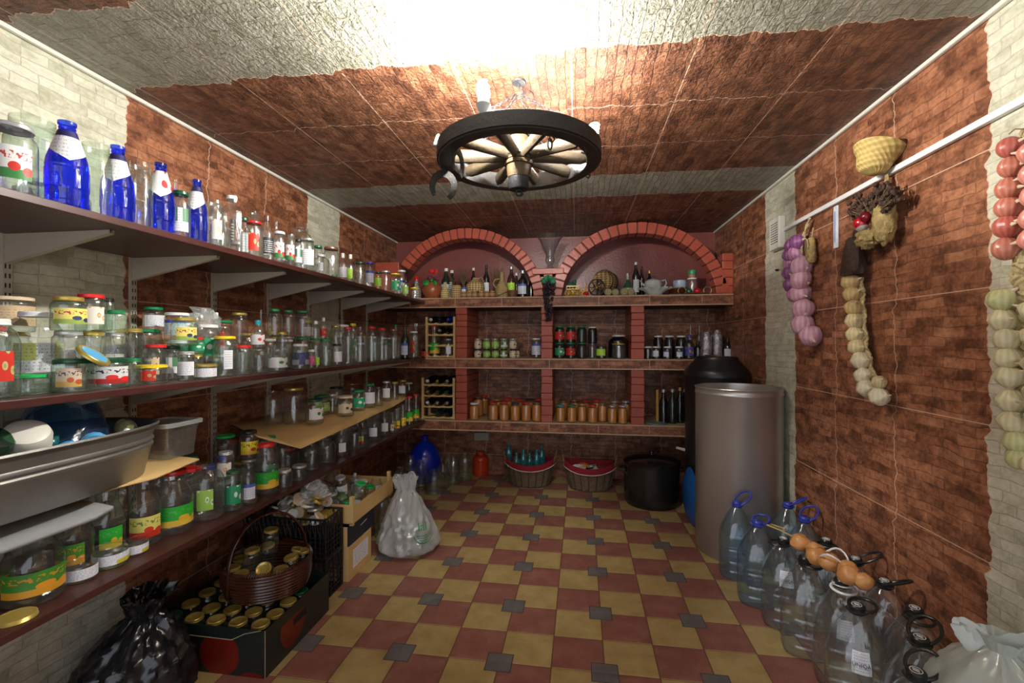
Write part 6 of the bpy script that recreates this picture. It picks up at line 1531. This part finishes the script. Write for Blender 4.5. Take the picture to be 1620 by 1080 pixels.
MB().box((-.012, -.006, 0), (.012, .006, .03), m=Matrix.Translation((BR*.80, -BR*.45, .03))).build('buckle', mat('copper_buckle', (.50, .20, .08), .3, .8), hd if False else cb, smooth=False)
for i, (x, y, z, tx, ty) in enumerate(((-.11, -.10, .05, 0, 0), (-.035, -.125, .045, .1, 0), (.045, -.115, .035, 0, .05), (.115, -.06, .04, 0, 0), (.125, .03, .06, .1, -.1), (-.14, -.01, .05, 0, 0), (-.06, -.03, .105, 0, 0), (.04, -.045, .10, .75, .35), (.06, .09, .06, -.2, .3), (-.06, .09, .08, .1, 0), (-.03, .06, .17, .0, .05), (.12, .11, .05, 0, 0))):
    glass('jar', (BX+x, BY+y, .20+z-.03), .040, .115, 'c', 'D', '-', 'in the coiled basket', 'jars heaped in the coiled basket', n=20, rot=(tx, ty, 0))
# black crates with lids
def crate(X0, X1, Y0, Y1, z0, z1, label):
    t = empty('plastic_crate', ((X0+X1)/2, (Y0+Y1)/2, z0), label=label, cat='crate', group='black plastic crates'); hx, hy, h = (X1-X0)/2, (Y1-Y0)/2, z1-z0
    def wall(p0, p1, nrm):
        p0, p1 = Vector(p0), Vector(p1); b = MB(); d = (p1-p0).normalized(); L = (p1-p0).length; nn = Vector(nrm)*.004
        def bar(a0, z0_, a1, z1_, w=.0028):
            a, c = p0+d*a0+Vector((0, 0, z0_)), p0+d*a1+Vector((0, 0, z1_)); b.tube([a, c], w, 4)
        for z in (.004, h*.16, h*.28, h*.40, h*.52, h-.004): bar(0, z, L, z, .005 if z in (.004, h-.004) else .003)
        m_ = int(L/.028)
        for i in range(m_+1): bar(L*i/m_, .0, L*i/m_, h, .0028)
        for i in range(m_): bar(L*i/m_, h*.52, L*(i+1)/m_, h, .002); bar(L*(i+1)/m_, h*.52, L*i/m_, h, .002)
        return b
    for a, c, nn in (((-hx, -hy, 0), (hx, -hy, 0), (0, 1, 0)), ((hx, -hy, 0), (hx, hy, 0), (-1, 0, 0)), ((hx, hy, 0), (-hx, hy, 0), (0, -1, 0)), ((-hx, hy, 0), (-hx, -hy, 0), (1, 0, 0))): wall(a, c, nn).build('side_grid', BLACKP, t, smooth=False)
    MB().box((-hx, -hy, 0), (hx, hy, .005)).build('bottom', BLACKP, t, smooth=False)
    b = MB()
    for x, y in ((-hx, -hy), (hx-.014, -hy), (hx-.014, hy-.014), (-hx, hy-.014)): b.box((x, y, 0), (x+.014, y+.014, h))
    b.box((-hx, -hy-.003, h-.010), (hx, -hy+.006, h)); b.box((-hx, hy-.006, h-.010), (hx, hy+.003, h)); b.box((hx-.006, -hy, h-.010), (hx+.003, hy, h)); b.box((-hx-.003, -hy, h-.010), (-hx+.006, hy, h))
    b.build('rim', BLACKP, t, smooth=False)
CXc0, CXc1, CYc0, CYc1 = -1.83, -1.345, 2.275, 2.455+.0
crate(-1.83, -1.345, 2.275, 2.46, .001, .222, 'black slatted plastic crate, lower of two stacked beside the coiled basket')
crate(-1.83, -1.345, 2.275, 2.46, .2265, .445, 'black slatted plastic crate full of loose lids, upper of two stacked')
for i in range(58):
    x, y = R.uniform(-1.72+.0015*i, -1.375-.0008*i), R.uniform(2.31, 2.43); z = .40+.0022*i+R.uniform(0, .012)
    c = 'DDCWS'[i % 5]; loose_lid((x, y, z), R.uniform(.026, .036), c, (R.uniform(-.9, .9), R.uniform(-.9, .9), R.uniform(0, 6)), 'loose %s jar lid in the heap filling the upper black crate' % LIDW[c], group='loose %s lids in the upper crate' % LIDW[c])
def fnb(u, v): a = u*2*PI; r = .085*math.sin(min(1, v*1.04)*PI)**.6*(1-.5*v)+.006; w = wrinkle((math.cos(a), math.sin(a), v*2), 1.8, .05, 8); return Vector((math.cos(a)*(r+w*.5), math.sin(a)*(r+w*.5)*.8, v*.12+w*.3))
crumple(48, 28, fnb, 'plastic_bag', CLRBAG, (-1.47, 2.38, .50), 'small clear plastic bag with a looped handle lying on the loose lids in the crate', 'plastic bag')
# boxes with the wooden crate on top
BXM = CARD; c1 = empty('cardboard_box', (-1.52, 2.63, 0), label='brown cardboard box with a white address label, bottom of the stack beside the carrier bag', cat='cardboard box')
MB().box((-.20, -.145, .001), (.20, .145, .205)).build('box_body', CARD, c1, smooth=False)
l_ = MB(); l_.add([(.2005, -.095, .055), (.2005, .10, .055), (.2005, .10, .165), (.2005, -.095, .165)], [(0, 1, 2, 3)]); l_.uv = {0: (0, 0), 1: (1, 0), 2: (1, 1), 3: (0, 1)}; l_.build('address_label', LAB['wh'][0], c1, smooth=False, doubles=False)
NAVY = mat('navy_card', (.012, .013, .022), .6)
c2 = empty('dark_box', (-1.52, 2.65, .206), label='dark navy fruit box between the cardboard box and the wooden crate', cat='box')
for nm, b in zip(names, openbox(-.20, .20, -.165, .165, .0, .115, .004, NAVY)): b.build(nm, NAVY, c2, smooth=False)
MB().tube([(.2015, -.02, .07), (.2015, .055, .078)], .0025, 5).build('staple_line', mat('pale_line', (.4, .35, .3), .6), c2)
for x in (-.18, .18): MB().box((x-.012, -.17, 0), (x+.012, -.166, .115)).build('corner_slat', PINE, c2, smooth=False)
wc = empty('wooden_crate', (-1.50, 2.77, .325), label='shallow pale wooden fruit crate heaped with jars, on top of the box stack', cat='crate')
hx, hy = .205, .285
for y in (-hy, hy-.008): MB().box((-hx, y, .02), (hx, y+.008, .125)).build('end_board', PINE, wc, smooth=False)
for x in (-hx-.004, hx-.002): MB().box((x, -hy-.004, .02), (x+.006, hy+.004, .115)).build('side_board', PINE, wc, smooth=False)
for x in (-hx+.002, hx-.026):
    for y in (-hy+.008, hy-.032): MB().box((x, y, 0), (x+.022, y+.022, .17)).build('corner_post', PINE, wc, smooth=False)
b = MB()
for i in range(5): b.box((-hx+.004+i*.083, -hy+.008, .012), (-hx+.004+i*.083+.07, hy-.008, .018))
b.build('bottom_slats', PINE, wc, smooth=False)
jr = random.Random(12)
ky = [('jar', 'c', 'S', '-'), ('jar', 'c', '-', 'wh'), ('jar', 'c', 'S', 'wh'), ('jar', 'c', 'L', '-'), ('jar', 'c', '-', '-'), ('bottle', 'c', 'W', 'wh'), ('jar', 'c', 'W', 'or'), ('jar', 'c', '-', 'wh'), ('jar', 'c', 'R', '-'), ('jar', 'a', 'N', '-'), ('jar', 'c', '-', 'ov'), ('bottle', 'c', 'S', '-')]
for i in range(30):
    kd, g, l, lb = ky[i % len(ky)]; ix, iy, iz = i % 4, (i//4) % 5, i//20
    x, y = -1.50-.145+ix*.092+jr.uniform(-.01, .01), 2.77-.215+iy*.105+jr.uniform(-.01, .01); z = .346+iz*.085
    tl = (jr.uniform(-1.3, 1.3), jr.uniform(-.9, .9)) if iz else (jr.uniform(-.1, .1), jr.uniform(-.1, .1))
    glass(kd, (x, y, z), .036 if kd == 'jar' else .028, .10+.03*(i % 3)*.7, g, l, lb, 'in the wooden crate', 'jars heaped in the wooden crate', n=16, rot=(tl[0], tl[1], jr.uniform(0, 6)))
for i, (x, y, l) in enumerate(((-1.40, 3.12, 'R'), (-1.50, 3.15, 'S'), (-1.62, 3.13, '-'), (-1.45, 3.27, 'K'), (-1.58, 3.29, '-'), (-1.72, 3.22, '-'))):
    glass('big', (x, y, 0), .058, .30, 'c', l, '-', 'on the floor behind the wooden crate', 'jars on the floor behind the crate', n=20)
# ================================================================ labels for the glassware: say which one
def label_things():
    from collections import Counter, defaultdict
    def near(o):
        if o[0].location.x < SHX+.02 and o[0].location.y < 4.2: return ' near the %s upright' % ORD[along(o[0].location.y)]
        return ''
    by = defaultdict(list)
    for t in THINGS: by[t[2]+'|'+t[3]].append(t)
    labels = {}
    for key, ts in by.items():
        full, place = key.split('|')
        if len(ts) == 1: ts[0][0]['label'] = (full+' '+place).strip(); continue
        sub = defaultdict(list)
        for t in ts: sub[near(t)].append(t)
        for nr, tt in sub.items():
            if len(tt) == 1: tt[0][0]['label'] = (full+' '+place+nr).strip(); continue
            for t in tt:      # say what stands next to it
                best = None; bd = 1e9
                for q in THINGS:
                    if q is t or q[1] == t[1] or q[3] != t[3]: continue
                    d = (q[0].location-t[0].location).length
                    if d < bd: bd = d; best = q
                t[0]['label'] = (full+' '+place+nr+(' beside '+best[1] if best else '')).strip()
    for t in THINGS:      # never over sixteen words
        w = t[0]['label'].replace('  ', ' ').split()
        if len(w) > 16:
            s = ' '.join(w).replace('in the printed fruit box', 'in the fruit box').replace('on the crowded middle left-hand shelf', 'on the middle shelf').replace('on the top left-hand shelf', 'on the top shelf').replace('on the lowest left-hand shelf', 'on the lowest shelf')
            for a, b in ((' glass', ''), ('a picture of ', ''), (' a label of', ''), ('wide-mouthed', 'wide')):
                if len(s.split()) > 16: s = s.replace(a, b)
            w = s.split()
        if len(w) > 16:
            s = ' '.join(w)
            if ' beside ' in s: s = s[:s.index(' beside ')]
            w = s.split()
        t[0]['label'] = ' '.join(w[:16])
    cnt = Counter(t[0]['label'] for t in THINGS)
    for t in THINGS:
        lb = t[0]['label']
        if cnt[lb] > 1 and len(lb.split()) > 10:
            for a, b in ((' near the ', None), (' beside ', None)):
                if a in lb and len(lb.split()) > 10: lb = lb[:lb.rindex(a)]
            for a, b in ((' and a ', ' and '), (' label of ', ' label, '), ('stacked two high ', ''), ('wide-necked ', ''), (' glass', ''), (' left-hand', ''), (' a ', ' ')):
                if len(lb.split()) > 10: lb = lb.replace(a, b)
            t[0]['label'] = lb
    same = defaultdict(list)
    for t in THINGS: same[t[0]['label']].append(t)
    nth = 'first second third fourth fifth sixth seventh eighth ninth tenth eleventh twelfth'.split(); num = 'two three four five six seven eight nine ten eleven twelve'.split()
    for lb, ts in same.items():
        if not 1 < len(ts) <= 12: continue
        ts.sort(key=lambda t: t[0].location.y if t[0].location.y < 4.15 else t[0].location.x)
        bk_ = ts[0][0].location.y > 4.15
        for i, t in enumerate(ts):
            tail = '%s of %s from %s' % (nth[i], num[len(ts)-2], 'left' if bk_ else 'near end')
            w = lb.split()[:16-len(tail.split())]
            while w and w[-1].strip(',') in ('the', 'on', 'of', 'with', 'and', 'a', 'in', 'beside', 'near'): w = w[:-1]
            t[0]['label'] = ' '.join(w).rstrip(',')+', '+tail
    cnt = Counter(t[0]['label'] for t in THINGS)
    for t in THINGS:
        if cnt[t[0]['label']] > 1: t[0]['group'] = 'look-alikes: '+t[0]['label'][:70]
label_things()
